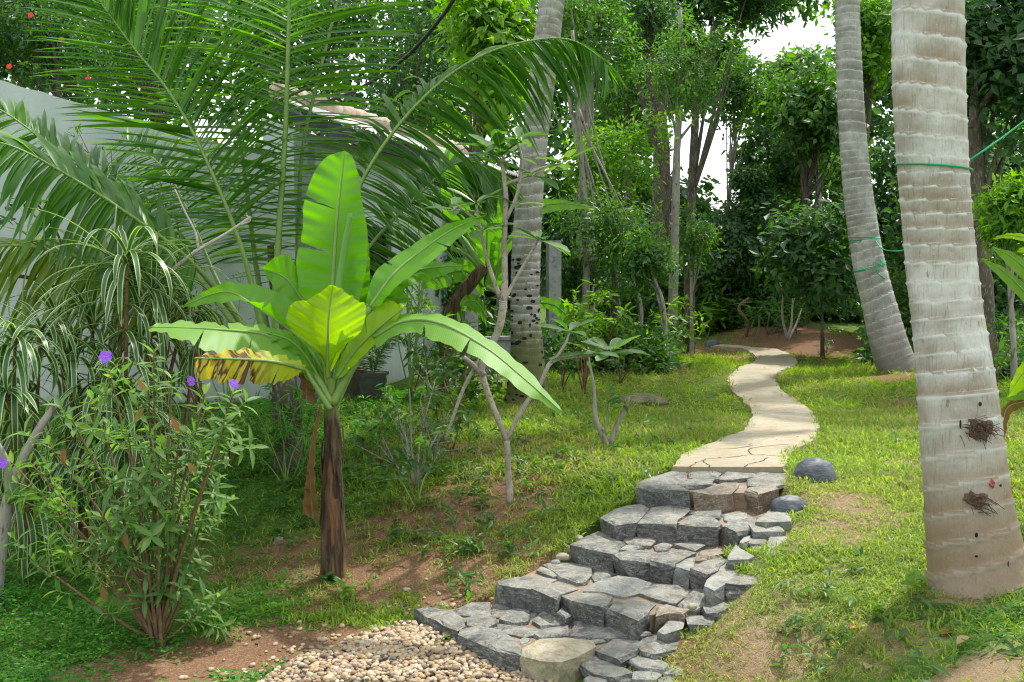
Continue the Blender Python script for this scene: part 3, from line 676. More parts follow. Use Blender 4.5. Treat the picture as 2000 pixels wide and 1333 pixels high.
# ------------------------------------------------------------------ gravel
ico = None
def icosphere():
    t = (1 + 5 ** .5) / 2; v = norm(np.array([[-1,t,0],[1,t,0],[-1,-t,0],[1,-t,0],[0,-1,t],[0,1,t],[0,-1,-t],[0,1,-t],[t,0,-1],[t,0,1],[-t,0,-1],[-t,0,1]], float))
    f = [[0,11,5],[0,5,1],[0,1,7],[0,7,10],[0,10,11],[1,5,9],[5,11,4],[11,10,2],[10,7,6],[7,1,8],[3,9,4],[3,4,2],[3,2,6],[3,6,8],[3,8,9],[4,9,5],[2,4,11],[6,2,10],[8,6,7],[9,8,1]]
    vs = list(map(tuple, v)); c = {}; F = []
    def mid(a, b):
        k = (min(a, b), max(a, b))
        if k not in c: vs.append(tuple(norm((np.array(vs[a]) + np.array(vs[b])) / 2))); c[k] = len(vs) - 1
        return c[k]
    for a, b, d in f:
        x, y, z = mid(a, b), mid(b, d), mid(d, a); F += [[a, x, z], [b, y, x], [d, z, y], [x, y, z]]
    return np.array(vs), np.array(F)
IV, IF = icosphere()
bb0, bb1 = gravel_poly.min(0), gravel_poly.max(0); M = 12000
gq = rng.uniform(bb0, bb1, (M, 2)); ok = inpoly(gq[:, 0], gq[:, 1], gravel_poly) & (~inpoly(gq[:, 0], gq[:, 1], steps_poly)) & (gq[:, 1] > 5.35); gq = gq[ok]
edge = rng.normal(0, .22, (260, 2)) + gravel_poly[rng.integers(0, 4, 260)]; edge = edge[~inpoly(edge[:, 0], edge[:, 1], steps_poly)]; gq = np.vstack([gq, edge])
Np = len(gq); sz = rng.uniform(.0085, .019, Np) * (1 + .5 * (rng.random(Np) > .93)); ang = rng.uniform(0, 6.28, Np)
ax = np.stack([sz * rng.uniform(.95, 1.5, Np), sz * rng.uniform(.8, 1.1, Np), sz * rng.uniform(.55, .85, Np)], 1)
L_ = IV[None] * ax[:, None] * (1 + .16 * rng.normal(0, 1, (Np, len(IV), 1)) * .5); ca, sa_ = np.cos(ang)[:, None], np.sin(ang)[:, None]
gv = np.stack([L_[..., 0] * ca - L_[..., 1] * sa_, L_[..., 0] * sa_ + L_[..., 1] * ca, L_[..., 2]], -1)
gv += np.stack([gq[:, 0], gq[:, 1], H(gq[:, 0], gq[:, 1]) + .006 + rng.uniform(0, .03, Np) * (np.arange(Np) < ok.sum())], 1)[:, None]
gf = (IF[None] + (np.arange(Np) * len(IV))[:, None, None]).reshape(-1, 3)
m, t = nt('pebble_mix'); n = N(t)
col = n.ramp(n.attr('tint'), [(0, (.33, .25, .15)), (.2, (.42, .33, .21)), (.4, (.27, .18, .10)), (.55, (.47, .40, .30)), (.7, (.36, .26, .13)), (.8, (.52, .47, .38)), (.88, (.20, .13, .09)), (1, (.08, .09, .10))])
col = n.mix(n.math('MULTIPLY', n.noise(60, n.pos(), 4), .5), col, (.6, .5, .4), 'MULTIPLY'); n.out(n.bsdf(col, .6, .35, n.bump(n.noise(120, n.pos(), 4), .3, .004)))
obj('gravel', mesh('gravel', gv.reshape(-1, 3), gf, m, {'tint': np.repeat(rng.random(Np), len(IV))}, smooth=True), kind='stuff', label='cream and tan rounded pebbles at the foot of the steps')
# ------------------------------------------------------------------ house, walls, pots
m, t = nt('wall_paint'); n = N(t); ps = n.pos()
st = n.noise(1.4, n('VectorMath', {0: ps, 1: (1, 1, .25)}, operation='MULTIPLY').outputs[0], 5, .6)
a = n.noise(40, ps, 5, .6); col = n.mix(n.ramp(st, [(.4, (0, 0, 0)), (.7, (1, 1, 1))]), (.48, .53, .52), (.36, .41, .40))
zz = n('SeparateXYZ', {0: ps}).outputs[2]; damp = n.ramp(n.math('ADD', zz, n.math('MULTIPLY', st, .5)), [(0, (1, 1, 1)), (1, (0, 0, 0))])
gr = n.math('MULTIPLY', n.ramp(n.math('SUBTRACT', zz, n.math('MULTIPLY', st, .8)), [(.55, (1, 1, 1)), (.8, (0, 0, 0))]), .6)
col = n.mix(gr, col, (.24, .25, .20)); n.out(n.bsdf(col, .9, .15, n.bump(a, .35, .01))); G['wall'] = m
G['conc'] = simple('raw_concrete', (.20, .21, .20), (.30, .31, .30), 6, c3=(.14, .15, .13))
G['roof'] = simple('roof_sheet', (.62, .60, .56), (.75, .74, .71), 5, c3=(.45, .41, .36))
G['ridge'] = simple('ridge_tile', (.38, .29, .24), (.52, .42, .36), 7)
G['fascia'] = simple('fascia_dark', (.04, .05, .055), (.07, .08, .085), 6)
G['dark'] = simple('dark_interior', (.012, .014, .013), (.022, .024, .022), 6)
m, t = nt('window_glass'); n = N(t); n.out(n.bsdf((.012, .016, .016), .12, .5)); G['glass'] = m

def prism(mb, base, z0, ztop, th_dir, th):
    """wall panel: base = list of (x,y), ztop per point, thickness along th_dir"""
    b = np.array(base, float); n_ = len(b); o = np.asarray(th_dir) * th; zt = np.broadcast_to(ztop, (n_,))
    f0 = np.column_stack([b, np.full(n_, z0)]); f1 = np.column_stack([b, zt]); k0 = f0 + [o[0], o[1], 0]; k1 = f1 + [o[0], o[1], 0]
    V = np.vstack([f0, f1, k0, k1]); F = []
    for i in range(n_ - 1):
        F += [[i, i+1, n_+i+1, n_+i], [2*n_+i+1, 2*n_+i, 3*n_+i, 3*n_+i+1], [n_+i, n_+i+1, 3*n_+i+1, 3*n_+i]]
    F += [[0, n_, 3*n_, 2*n_], [n_-1, 2*n_+n_-1, 3*n_+n_-1, n_+n_-1]]
    mb.add(V, np.array(F))
# sloping-top garden wall
W0 = np.array([-8.6, 9.84]); W1 = np.array([-2.45, 12.15]); wd = norm(W1 - W0); wn_ = np.array([-wd[1], wd[0]])
mb = MB(); k = 60; tt = np.linspace(0, 1, k); pts = W0 + (W1 - W0) * tt[:, None]
zt = 5.35 + (3.72 - 5.35) * tt + .012 * noise3(tt * 90, 1.0) ; prism(mb, pts, .3, zt, wn_, .18)
obj('garden_wall', mb.mesh('garden_wall', G['wall']), label='pale grey-green rendered wall with sloping top behind the left plants', cat='wall')
# house
E0 = np.array([-2.05, 11.6]); E1 = np.array([.32, 18.6]); ed = norm(E1 - E0); en = np.array([-ed[1], ed[0]])   # en points away from the lawn
ho = thing('house', 'low white house with corrugated roof behind the palm fronds', 'house', (-1.8, 13, 1))
S0 = E0 + en * .45 + ed * .3
def hp(t_, off=0.0): return S0 + ed * t_ + en * off
L_end = 4.25
mb = MB()
# side wall with a window hole: panels butt end to end
wa, wb, wz0, wz1 = 1.4, 2.25, 2.3, 3.1
for a_, b_, z0, z1 in ((0, wa, .3, 4.1), (wb, L_end, .3, 4.1)): prism(mb, [hp(a_), hp(b_)], z0, z1, en, .18)
prism(mb, [hp(wa), hp(wb)], .3, wz0, en, .18); prism(mb, [hp(wa), hp(wb)], wz1, 4.1, en, .18)
prism(mb, [hp(L_end), hp(L_end, .6)], .3, [4.1, 4.3], -ed, .18)      # end wall (faces the veranda)
prism(mb, [hp(0.0, .6), hp(0.0)], .3, [4.3, 4.1], ed, .18)
mb.build('wall', G['wall'], ho)
wf = MB()
for a_, b_, z0, z1 in ((wa, wb, wz0, wz0 + .06), (wa, wb, wz1 - .06, wz1), (wa, wa + .06, wz0 + .06, wz1 - .06), (wb - .06, wb, wz0 + .06, wz1 - .06), ((wa + wb) / 2 - .025, (wa + wb) / 2 + .025, wz0 + .06, wz1 - .06)):
    prism(wf, [hp(a_, .05), hp(b_, .05)], z0, z1, en, .07)
wo = wf.build('window', G['fascia'], ho)
g = MB(); prism(g, [hp(wa + .01, .085), hp(wb - .01, .085)], wz0 + .03, wz1 - .03, en, .01); g.build('pane', G['glass'], wo)
# corrugated roof sheet
def roofpt(s, w_, z): q = E0 + ed * s + en * w_; return [q[0], q[1], z]
sl = math.tan(R(22)); nS = 420; S_ = np.linspace(.35, 7.6, nS); Wd = np.linspace(0, .9, 4); ph = .018 * np.sin(S_ * 2 * np.pi / .075 / 1.6)
top = np.array([[roofpt(s, w_, 4.2 + w_ * sl + ph[i]) for w_ in Wd] for i, s in enumerate(S_)]); bot = top.copy(); bot[..., 2] -= .012
Vr = np.concatenate([top, bot[:, ::-1]], 1); c_ = 8; i0 = (np.arange(nS - 1)[:, None] * c_ + np.arange(c_)[None]); i1 = (np.arange(nS - 1)[:, None] * c_ + (np.arange(c_)[None] + 1) % c_)
roof = obj('roof', mesh('roof', Vr.reshape(-1, 3), np.stack([i0, i1, i1 + c_, i0 + c_], -1).reshape(-1, 4), G['roof']), ho)
mb = MB()
for i in range(20):     # ridge tiles, each a little proud of the next
    s0 = .35 + i * .362; p = np.array([roofpt(s0, 0.9, 4.2 + .9 * sl + .05), roofpt(s0 + .39, 0.9, 4.2 + .9 * sl + .065)])
    V, F = tube(p, [.095, .115], 10, 3); me_ = MB(); me_.addm(V, F); obj('ridge_tile', me_.mesh('ridge_tile', G['ridge'], True), roof)
mb = MB(); prism(mb, [E0 + ed * .05 + en * .04, E0 + ed * 7.6 + en * .04], 4.0, 4.17, en, .03)
for s in np.arange(.15, 7.5, .75): v, f = box([*(E0 + ed * s + en * .45), 4.06 + .45 * sl], .06, .8, .09, math.atan2(en[1], en[0]) - R(90)); v[:, 2] += ((v[:, :2] - E0) @ en - .45) * sl; mb.add(v, f)
mb.build('fascia', G['fascia'], ho)
# veranda beyond the corner: back walls coloured near-black for the shade inside, posts, low wall
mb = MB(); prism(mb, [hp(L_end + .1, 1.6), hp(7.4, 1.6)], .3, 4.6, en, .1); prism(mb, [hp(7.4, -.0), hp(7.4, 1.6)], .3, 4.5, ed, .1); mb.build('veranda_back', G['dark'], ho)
for tx in (5.6, 7.2):
    q = hp(tx, .12); v, f = box([q[0], q[1], 2.6], .16, .16, 3.1, math.atan2(ed[1], ed[0])); b_ = MB(); b_.add(v, f); b_.build('post', G['conc'], ho)
fw = thing('low_wall', 'low grey concrete wall with two square posts behind the central palm', 'wall', P(980, 730, 15))
mb = MB(); a_, b_ = P(865, 750, 14.6)[:2], P(1092, 735, 15.6)[:2]; q = norm(b_ - a_); prism(mb, [a_, b_], .4, 1.5, np.array([-q[1], q[0]]), .15); mb.build('panel', G['conc'], fw)
c0 = MB(); v, f = box([*((a_ + b_) / 2 + np.array([-q[1], q[0]]) * .075), 1.53], np.linalg.norm(b_ - a_) + .06, .21, .05, math.atan2(q[1], q[0])); c0.add(v, f); c0.build('coping', G['conc'], fw)
for px, py, d, h in ((1082, 560, 15.5, 2.3), (918, 557, 14.95, 2.35)):
    g = P(px, py, d); v, f = box([g[0], g[1] + .15, 1.0 + h / 2 - .3], .2, .14, h - .02, .3); mb = MB(); mb.add(v, f); mb.build('post', G['conc'], fw)
# planters
def planter(px, py, d, w, h, label, mat):
    g = P(px, py, d); g[2] = h1(g[0], g[1]); o = thing('planter', label, 'planter', g)
    def ringbox(sc, z0, z1, sc1):
        mbx = MB(); V = []
        for z, s in ((z0, sc), (z1, sc1), (z1, sc1 * .88), (z0 + .04, sc * .88)):
            V += [[g[0] + x * w * s / 2, g[1] + y * w * s * .4, g[2] + z] for x, y in ((-1,-1),(1,-1),(1,1),(-1,1))]
        F = [[4*a + i, 4*a + (i+1) % 4, 4*a + 4 + (i+1) % 4, 4*a + 4 + i] for a in range(3) for i in range(4)] + [[12,13,14,15],[3,2,1,0]]
        return mbx.add(np.array(V), np.array(F))
    ringbox(.82, 0, h, 1).build('tub', mat, o); ringbox(1.08, h - .03, h + .02, 1.1).build('rim', mat, o)
    v, f = box([g[0], g[1], g[2] + h - .05], w * .84, w * .68, .03); s_ = MB(); s_.add(v, f); s_.build('soil', G['soil'], o); return g
G['tub'] = simple('tub_dark', (.05, .055, .045), (.09, .095, .08), 8)
pg1 = planter(729, 765, 12.3, .32, .30, 'dark green square tub holding a fern against the white wall', G['tub'])
pg2 = planter(689, 765, 12.5, .30, .33, 'brown square tub left of the dark green tub by the wall', simple('tub_brown', (.10, .085, .06), (.15, .13, .10), 8))

# ------------------------------------------------------------------ coconut palm trunks
def barkmat(name, base, lightc, brown, dark, moss=None):
    m, t = nt(name); n = N(t); ps = n.pos(); r = n.attr('ring'); h = n.attr('h'); u = n.attr('ang')
    fib = n.noise(75, n('VectorMath', {0: ps, 1: (1, 1, .10)}, operation='MULTIPLY').outputs[0], 5, .7)
    big = n.noise(3.5, ps, 5, .65); med = n.noise(11, ps, 5, .7)
    col = n.mix(n.ramp(big, [(.38, (0, 0, 0)), (.62, (1, 1, 1))]), base, lightc)
    below = n.ramp(n.math('ADD', r, n.math('MULTIPLY', n.math('SUBTRACT', med, .5), .9)), [(.0, (.9, .9, .9)), (.65, (.4, .4, .4)), (.95, (0, 0, 0))])
    col = n.mix(n.math('MULTIPLY', below, n.ramp(n.noise(2.2, ps, 3), [(.35, (.2, .2, .2)), (.6, (1, 1, 1))])), col, brown)
    crk = n.ramp(fib, [(.54, (0, 0, 0)), (.72, (.5, .5, .5))]); col = n.mix(crk, col, dark)
    band = n.ramp(r, [(0, (.8, .8, .8)), (.10, (0, 0, 0)), (.80, (0, 0, 0)), (.94, (1, 1, 1))]); col = n.mix(band, col, lightc)
    lich_lit = n.ramp(n.noise(24, ps, 6, .8), [(.60, (0, 0, 0)), (.66, (.8, .8, .8))]); col = n.mix(n.math('MULTIPLY', lich_lit, .7), col, (.55, .55, .50))
    sp = n.ramp(n.noise(16, n('VectorMath', {0: ps, 1: (1, 1, .6)}, operation='MULTIPLY').outputs[0], 3, .5), [(.70, (0, 0, 0)), (.74, (1, 1, 1))]); col = n.mix(n.math('MULTIPLY', sp, .5), col, dark)
    low = n.ramp(n.math('SUBTRACT', h, n.math('MULTIPLY', big, .6)), [(-.0, (1, 1, 1)), (.75, (0, 0, 0))]); col = n.mix(n.math('MULTIPLY', low, .75), col, brown)
    if moss: col = n.mix(n.math('MULTIPLY', n.ramp(n.math('SUBTRACT', h, n.math('MULTIPLY', med, 1.6)), [(0, (1, 1, 1)), (.25, (0, 0, 0))]), .8), col, moss)
    n.out(n.bsdf(col, .88, .2, n.bump(n.math('ADD', n.math('MULTIPLY', fib, 1.2), med), .6, .015))); return m
G['trunk_a'] = barkmat('palm_bark_warm', (.37, .35, .31), (.60, .60, .57), (.24, .165, .095), (.07, .05, .035))
G['trunk_b'] = barkmat('palm_bark_grey', (.30, .295, .27), (.54, .54, .51), (.17, .15, .12), (.06, .055, .045))
G['trunk_c'] = barkmat('palm_bark_mossy', (.24, .23, .20), (.50, .50, .47), (.13, .11, .08), (.05, .045, .035), (.09, .11, .02))

def palm_trunk(parent, pts, radii, spacing, mat, seed, sides=56, tilt=.25, ridge=.03, base_flare=None, holes=0, hole_h=(0, 2)):
    p = resample(pts, 2); L = np.linalg.norm(np.diff(resample(pts, 60), axis=0), axis=1).sum(); n_ = int(L / (spacing / 8)); n_ = min(n_, 520)
    p = resample(pts, n_); s = np.linspace(0, L, n_); r0 = np.interp(s / L, np.linspace(0, 1, len(radii)), radii) if base_flare is None else np.interp(s, base_flare[0], base_flare[1])
    T, S, U = frames(p); a = np.linspace(0, 2 * np.pi, sides, endpoint=False); rr = np.random.default_rng(seed); p0 = rr.uniform(0, 6.28, 4)
    ca = np.cos(a)[None]; sa_ = np.sin(a)[None]; sg = s[:, None]
    sp = spacing * (1 + .25 * np.sin(sg * 1.3 + p0[0]))
    ph = np.cumsum(np.r_[0, np.diff(s)] / (spacing * (1 + .3 * np.sin(s * 2.1 + p0[0]) + .15 * np.sin(s * 7 + p0[1]))))[:, None] + tilt * ca * np.sin(sg * 1.1 + p0[2]) + tilt * .8 * sa_ * np.cos(sg * .9 + p0[3]) + .10 * fbm(ca * 2.5, sa_ * 2.5, sg * 1.5)
    f = ph % 1.0
    prof = np.where(f > .86, 1.0 - np.abs(f - .93) / .07, 0) * ridge * 1.0 + f * ridge * .35
    R_ = r0[:, None] * (1 + prof + .035 * fbm(ca * 1.5 + seed, sa_ * 1.5, sg * 1.2) + .012 * fbm(ca * 6, sa_ * 6, sg * 9))
    V = p[:, None] + R_[..., None] * (ca[..., None] * S[:, None] + sa_[..., None] * U[:, None]); j = np.arange(sides)[None]; i = np.arange(n_ - 1)[:, None] * sides; k = (j + 1) % sides
    F = np.stack([i + j, i + k, i + sides + k, i + sides + j], -1).reshape(-1, 4)
    h = np.broadcast_to(sg, f.shape)
    o = obj('trunk', mesh('trunk', V.reshape(-1, 3), F, mat, {'ring': f.ravel(), 'h': h.ravel(), 'ang': np.broadcast_to(a[None], f.shape).ravel()}, smooth=True), parent)
    if holes:
        mb = MB()
        for q in range(holes):
            hh = rr.uniform(*hole_h); i_ = int(np.clip(np.searchsorted(s, hh), 1, n_ - 2)); aa = rr.uniform(0, 6.28); j_ = int(aa / 6.283 * sides) % sides
            c = V[i_, j_]; nn = norm(c - p[i_]); tg = norm(np.cross(T[i_], nn)); w = rr.uniform(.012, .045); hgt = rr.uniform(.007, .02); b = np.linspace(0, 2 * np.pi, 9, endpoint=False)
            ring = c + nn * .004 + np.cos(b)[:, None] * tg * w + np.sin(b)[:, None] * T[i_] * hgt * (1 + .4 * rr.random((9, 1))); cc = c + nn * .005
            mb.add(np.vstack([ring, cc]), np.array([[x, (x + 1) % 9, 9] for x in range(9)]))
        mb.build('notches', G['dark'], o, kind='stuff')
    return p, r0

def frond(parent, pts, L, n_=60, face=(0, -1, .2), mat='palm', r=.022, a0=30, a1=62, start=.12, droop=.25, hang=0.0, wd=.045, sep=0, lp=(.55, .8, 1, .95, .65, .35), lift=.0, sides=(1, -1), lmin=.35, twist=.5, rmat='stem_green', jitter=.06, leaflet_rest='leaflets'):
    p = resample(pts, 60); T, _, _ = frames(p); fr_ = MB(); V, F = tube(p, [r * 1.5, r, r * .75, r * .5, r * .22], 7); fr_.addm(V, F)
    fo = fr_.build('frond', G[rmat], parent, smooth=True)
    face = norm(np.array(face, float)); q = []
    for sd_ in sides:
        t_ = np.linspace(start, 1, n_) + rng.normal(0, .15 / n_, n_); t_ = np.clip(t_, 0, 1); q.append(np.column_stack([t_, np.full(n_, sd_)]))
    q = np.vstack(q); t_ = q[:, 0]; sg = q[:, 1:]
    pos = np.stack([np.interp(t_, np.linspace(0, 1, 60), p[:, k]) for k in range(3)], 1); TT = norm(np.stack([np.interp(t_, np.linspace(0, 1, 60), T[:, k]) for k in range(3)], 1))
    S = norm(np.cross(TT, face)); Fc = np.cross(S, TT)
    tt = (t_ - start) / (1 - start); al = np.radians(a0 + (a1 - a0) * tt)[:, None] + rng.normal(0, jitter, (len(tt), 1))
    d = S * sg * np.cos(al) + TT * np.sin(al) + Fc * (lift + rng.normal(0, jitter, (len(tt), 1)))
    d = norm(norm(d) + np.array([0, 0, -1]) * hang)
    up = np.array([0, 0, 1.0]); nr = norm(up - d * (d @ up)[:, None] + 1e-3) ; tw = rng.normal(0, twist, (len(tt), 1)); nr = norm(nr + Fc * .35 + np.cross(d, nr) * tw)
    Lp = L * np.interp(tt, [0, .12, .35, .6, .85, 1], lp) * rng.uniform(.93, 1.05, len(tt))
    k = max(0.0, min(1, droop)); Ts = LEAFLET[:2] if droop < .15 else (LEAFLET[1:3] if droop < .3 else LEAFLET[2:])
    put_leaves(fo, 'leaflet', Ts, G[mat], pos, d, nr, Lp, wd * (.6 + .4 * Lp / L), nsep=sep, rest=leaflet_rest)
    return fo

def palm_crown(parent, top, n_=14, L=3.6, seed=0, leaf=.9, ll=70):
    rr = np.random.default_rng(seed)
    for k in range(n_):
        a = k * 2.39996 + seed; el = R(rr.uniform(-5, 70)) if k > 3 else R(75); h = np.array([math.cos(a), math.sin(a), 0])
        p0 = np.array(top); tip = []
        for s in np.linspace(0, 1, 6): tip.append(p0 + h * L * s * math.cos(el) * (1 + .1 * s) + np.array([0, 0, L * (s * math.sin(el) - (.55 + .25 * math.cos(el)) * s * s)]))
        frond(parent, np.array(tip), leaf, ll, face=(h[0] * -.2, h[1] * -.2, 1), r=.03, droop=.4, hang=.35, mat='palm')

# near right palm
pts = np.array([P(1915, 1180, 5.6), P(1893, 1000, 5.65), P(1868, 760, 5.72), P(1838, 520, 5.8), P(1818, 260, 5.82), P(1812, 0, 5.85), P(1820, -400, 5.9), P(1850, -1000, 6.0), P(1880, -1900, 6.1)])
pts[0][2] = h1(pts[0][0], pts[0][1]) - .05
pa = thing('coconut_palm', 'thick pale ringed palm trunk tied with green cord in the right front', 'palm tree', pts[0])
def rpx(w, d): return w / 2 * d / 2000
palm_trunk(pa, pts, None, .125, G['trunk_a'], 3, 64, .30, .045, ([0, .15, .5, 1.0, 1.5, 2.1, 2.8, 9], [rpx(200, 5.75), rpx(178, 5.75), rpx(158, 5.75), rpx(146, 5.78), rpx(131, 5.8), rpx(128, 5.8), rpx(131, 5.85), .13]))
palm_crown(pa, pts[-1], 15, 3.4, 1)
# wound and paint mark on the near trunk
def patch_on(parent, px, py, d, w, h, mat, name, seed=0, proud=.012, tufts=0):
    c = P(px, py, d); mb = MB(); rr = np.random.default_rng(seed); b = np.linspace(0, 2 * np.pi, 22, endpoint=False); k = 1 + .9 * fbm(np.cos(b) * 2.2 + seed, np.sin(b) * 2.2, 0)
    rv = c - np.array([pa_axis(py)[0], pa_axis(py)[1], c[2]]); nn = norm(rv); tg = np.array([-nn[1], nn[0], 0]); up = np.array([0, 0, 1.0])
    R0 = np.linalg.norm(rv)
    def on(u, v, pr): a = u / R0; return np.array([pa_axis(py)[0], pa_axis(py)[1], c[2]]) + (nn * math.cos(a) + tg * math.sin(a)) * (R0 + pr) + up * v
    V = [on(math.cos(x) * w * kk, math.sin(x) * h * kk, -.01) for x, kk in zip(b, k)] + [on(math.cos(x) * w * kk * .7, math.sin(x) * h * kk * .7, proud) for x, kk in zip(b, k)] + [on(0, 0, proud * .4)]
    F4 = np.array([[i, (i + 1) % 22, 22 + (i + 1) % 22, 22 + i] for i in range(22)]); F3 = np.array([[22 + i, 22 + (i + 1) % 22, 44] for i in range(22)])
    mb.addm(np.array(V), [F4, F3])
    for q in range(tufts):
        u, v = rr.normal(0, w * .5), rr.normal(0, h * .5); a0 = on(u, v, .005); a1 = on(u + rr.normal(.02, .03), v + rr.normal(-.01, .03), .03 + rr.random() * .03); V, F = tube(np.array([a0, (a0 + a1) / 2 + [0, 0, .005], a1]), [.003, .0015], 4); mb.addm(V, F)
    mb.build(name, mat, parent, smooth=False)
def pa_axis(py):
    q = resample(pts, 400); zc = P(1850, py, 5.8)[2]; i = np.argmin(abs(q[:, 2] - zc)); return q[i]
def front_d(px, py, extra=0.0):
    """depth of the trunk surface at that pixel"""
    ax_ = pa_axis(py); rad = np.interp(ax_[2] - pts[0][2], [0, .15, .5, 1.0, 1.5, 2.1, 2.8, 9], [rpx(200, 5.75), rpx(178, 5.75), rpx(158, 5.75), rpx(146, 5.78), rpx(131, 5.8), rpx(128, 5.8), rpx(131, 5.85), .13]) + extra
    x = P(px, py, ax_[1] - rad)[0] - ax_[0]; return ax_[1] - math.sqrt(max(rad ** 2 - x * x, 0.0004))
for (px, py, w, h, mk, nm, tf) in ((1912, 838, .08, .06, 'stem_brown', 'wound', 60), (1908, 978, .06, .045, 'stem_brown', 'wound', 25)):
    patch_on(pa, px, py, front_d(px, py), w, h, simple('rot_brown', (.07, .045, .03), (.15, .10, .07), 40, c3=(.04, .03, .02)), nm, px + py, .014, tf)
patch_on(pa, 1937, 945, front_d(1937, 945), .012, .024, simple('paint_red', (.36, .07, .07), (.45, .14, .12), 60), 'paint_mark', 4, .014)
mbn = MB(); rr = np.random.default_rng(4)
for q in range(8):
    py = rr.uniform(540, 1120); x0 = np.interp(py, [500, 1170], [1838, 1912]); px = x0 + rr.uniform(-70, 75); d = front_d(px, py, .004); w, h = rr.uniform(1, 3.5), rr.uniform(2, 9); b = np.linspace(0, 2 * np.pi, 8, endpoint=False)
    ring = [P(px + math.cos(x) * w, py + math.sin(x) * h, front_d(px + math.cos(x) * w, py, .014)) for x in b]; cc = P(px, py, d - .012); mbn.add(np.vstack([ring, cc]), np.array([[k, (k + 1) % 8, 8] for k in range(8)]))
mbn.build('notches', G['dark'], pa, kind='stuff')
# leaning palm
pts2 = np.array([P(1765, 755, 15.6), P(1742, 690, 15.7), P(1718, 600, 15.8), P(1692, 490, 15.9), P(1672, 340, 16.0), P(1660, 170, 16.1), P(1655, 0, 16.2), P(1654, -200, 16.3), P(1665, -420, 16.4)]); pts2[0][2] = h1(*pts2[0][:2]) - .1
pb = thing('coconut_palm', 'slender curving grey palm trunk with two green ties beyond the thick trunk', 'palm tree', pts2[0])
palm_trunk(pb, pts2, [rpx(78, 15.7), rpx(62, 15.7), rpx(56, 15.8), rpx(50, 15.9), rpx(47, 16), rpx(45, 16.1), rpx(42, 16.2), .14], .13, G['trunk_b'], 5, 40, .2, .03)
palm_crown(pb, pts2[-1], 16, 4.0, 2)
# centre palm
pts3 = np.array([P(1030, 798, 11.6), P(1030, 700, 11.6), P(1026, 600, 11.65), P(1030, 450, 11.7), P(1042, 300, 11.75), P(1060, 150, 11.8), P(1078, 0, 11.9), P(1100, -200, 12.0), P(1140, -520, 12.2)]); pts3[0][2] = h1(*pts3[0][:2]) - .1
pc = thing('coconut_palm', 'mottled palm trunk with notches and a mossy foot in the middle of the garden', 'palm tree', pts3[0])
palm_trunk(pc, pts3, None, .12, G['trunk_c'], 8, 48, .25, .022, ([0, .2, .55, 1.1, 1.9, 2.7, 4.2, 8], [rpx(112, 11.6), rpx(84, 11.6), rpx(68, 11.6), rpx(58, 11.6), rpx(56, 11.7), rpx(50, 11.7), rpx(50, 11.9), .12]), 130, (.1, 1.75))
palm_crown(pc, pts3[-1], 14, 3.6, 3)
# ties and cords
def cordobj(name, P_, r, label, cat='cord', cyc=None, parent=None, mat='cord'):
    mb = MB()
    for pp in P_: V, F = tube(np.array(pp), [r, r], 6, max(8, len(pp) * 3)); mb.addm(V, F)
    return mb.build(name, G[mat], parent, smooth=True, label=label, cat=cat)
loop = []
for a in np.linspace(0, 2 * np.pi, 30):
    ax_ = pa_axis(324); rad = rpx(131, 5.8) * 1.06; loop.append(ax_ + np.array([math.cos(a) * rad, math.sin(a) * rad, .012 * math.sin(a * 1) - .018 * math.cos(a)]))
knot = P(1878, 333, 5.78)
cordobj('cord', [loop, [knot, P(1884, 345, 5.75), P(1880, 320, 5.74), knot], [P(1880, 322, 5.76), P(1945, 278, 5.9), P(2020, 222, 6.05), P(2300, 10, 6.6)]], .0055, 'bright green cord round the thick trunk running off to the right')
def ring_at(cpts, zi, rad, tilt, d0=0, ph=0):
    q = resample(cpts, 400); i = np.argmin(abs(q[:, 2] - zi)); c = q[i]; return [c + np.array([math.cos(a) * rad, math.sin(a) * rad, tilt * math.cos(a + ph)]) for a in np.linspace(0, 2 * np.pi, 24)]
zt1 = P(1688, 466, 15.9)[2]; zt2 = P(1703, 520, 15.85)[2]; rr1 = rpx(54, 15.9)
cordobj('cord', [ring_at(pts2, zt1, rr1 * 1.06, -.01), ring_at(pts2, zt1 - .03, rr1 * 1.06, .015), [P(1710, 470, 15.7), P(1722, 486, 15.0), P(1745, 491, 13.0), P(1770, 488, 11.0), P(1800, 470, 9)]], .009, 'upper green tie on the curving trunk with a slack line to the right')
cordobj('cord', [ring_at(pts2, zt2, rr1 * 1.10, .08), ring_at(pts2, zt2 - .03, rr1 * 1.09, .07), [P(1722, 508, 15.6), P(1712, 530, 15.55), P(1728, 545, 15.6)], [P(1718, 505, 15.6), P(1726, 522, 15.55), P(1716, 515, 15.55)]], .009, 'lower knotted green tie on the curving trunk')
cordobj('cable', [[P(1300, -700, 9.5), P(1050, -260, 10.8), P(905, -30, 11.5), P(858, 40, 11.7), P(790, 115, 12), P(700, 175, 12.4), P(620, 205, 12.8)]], .022, 'black cable sagging from the upper middle down to the house', 'cable', mat='cable')
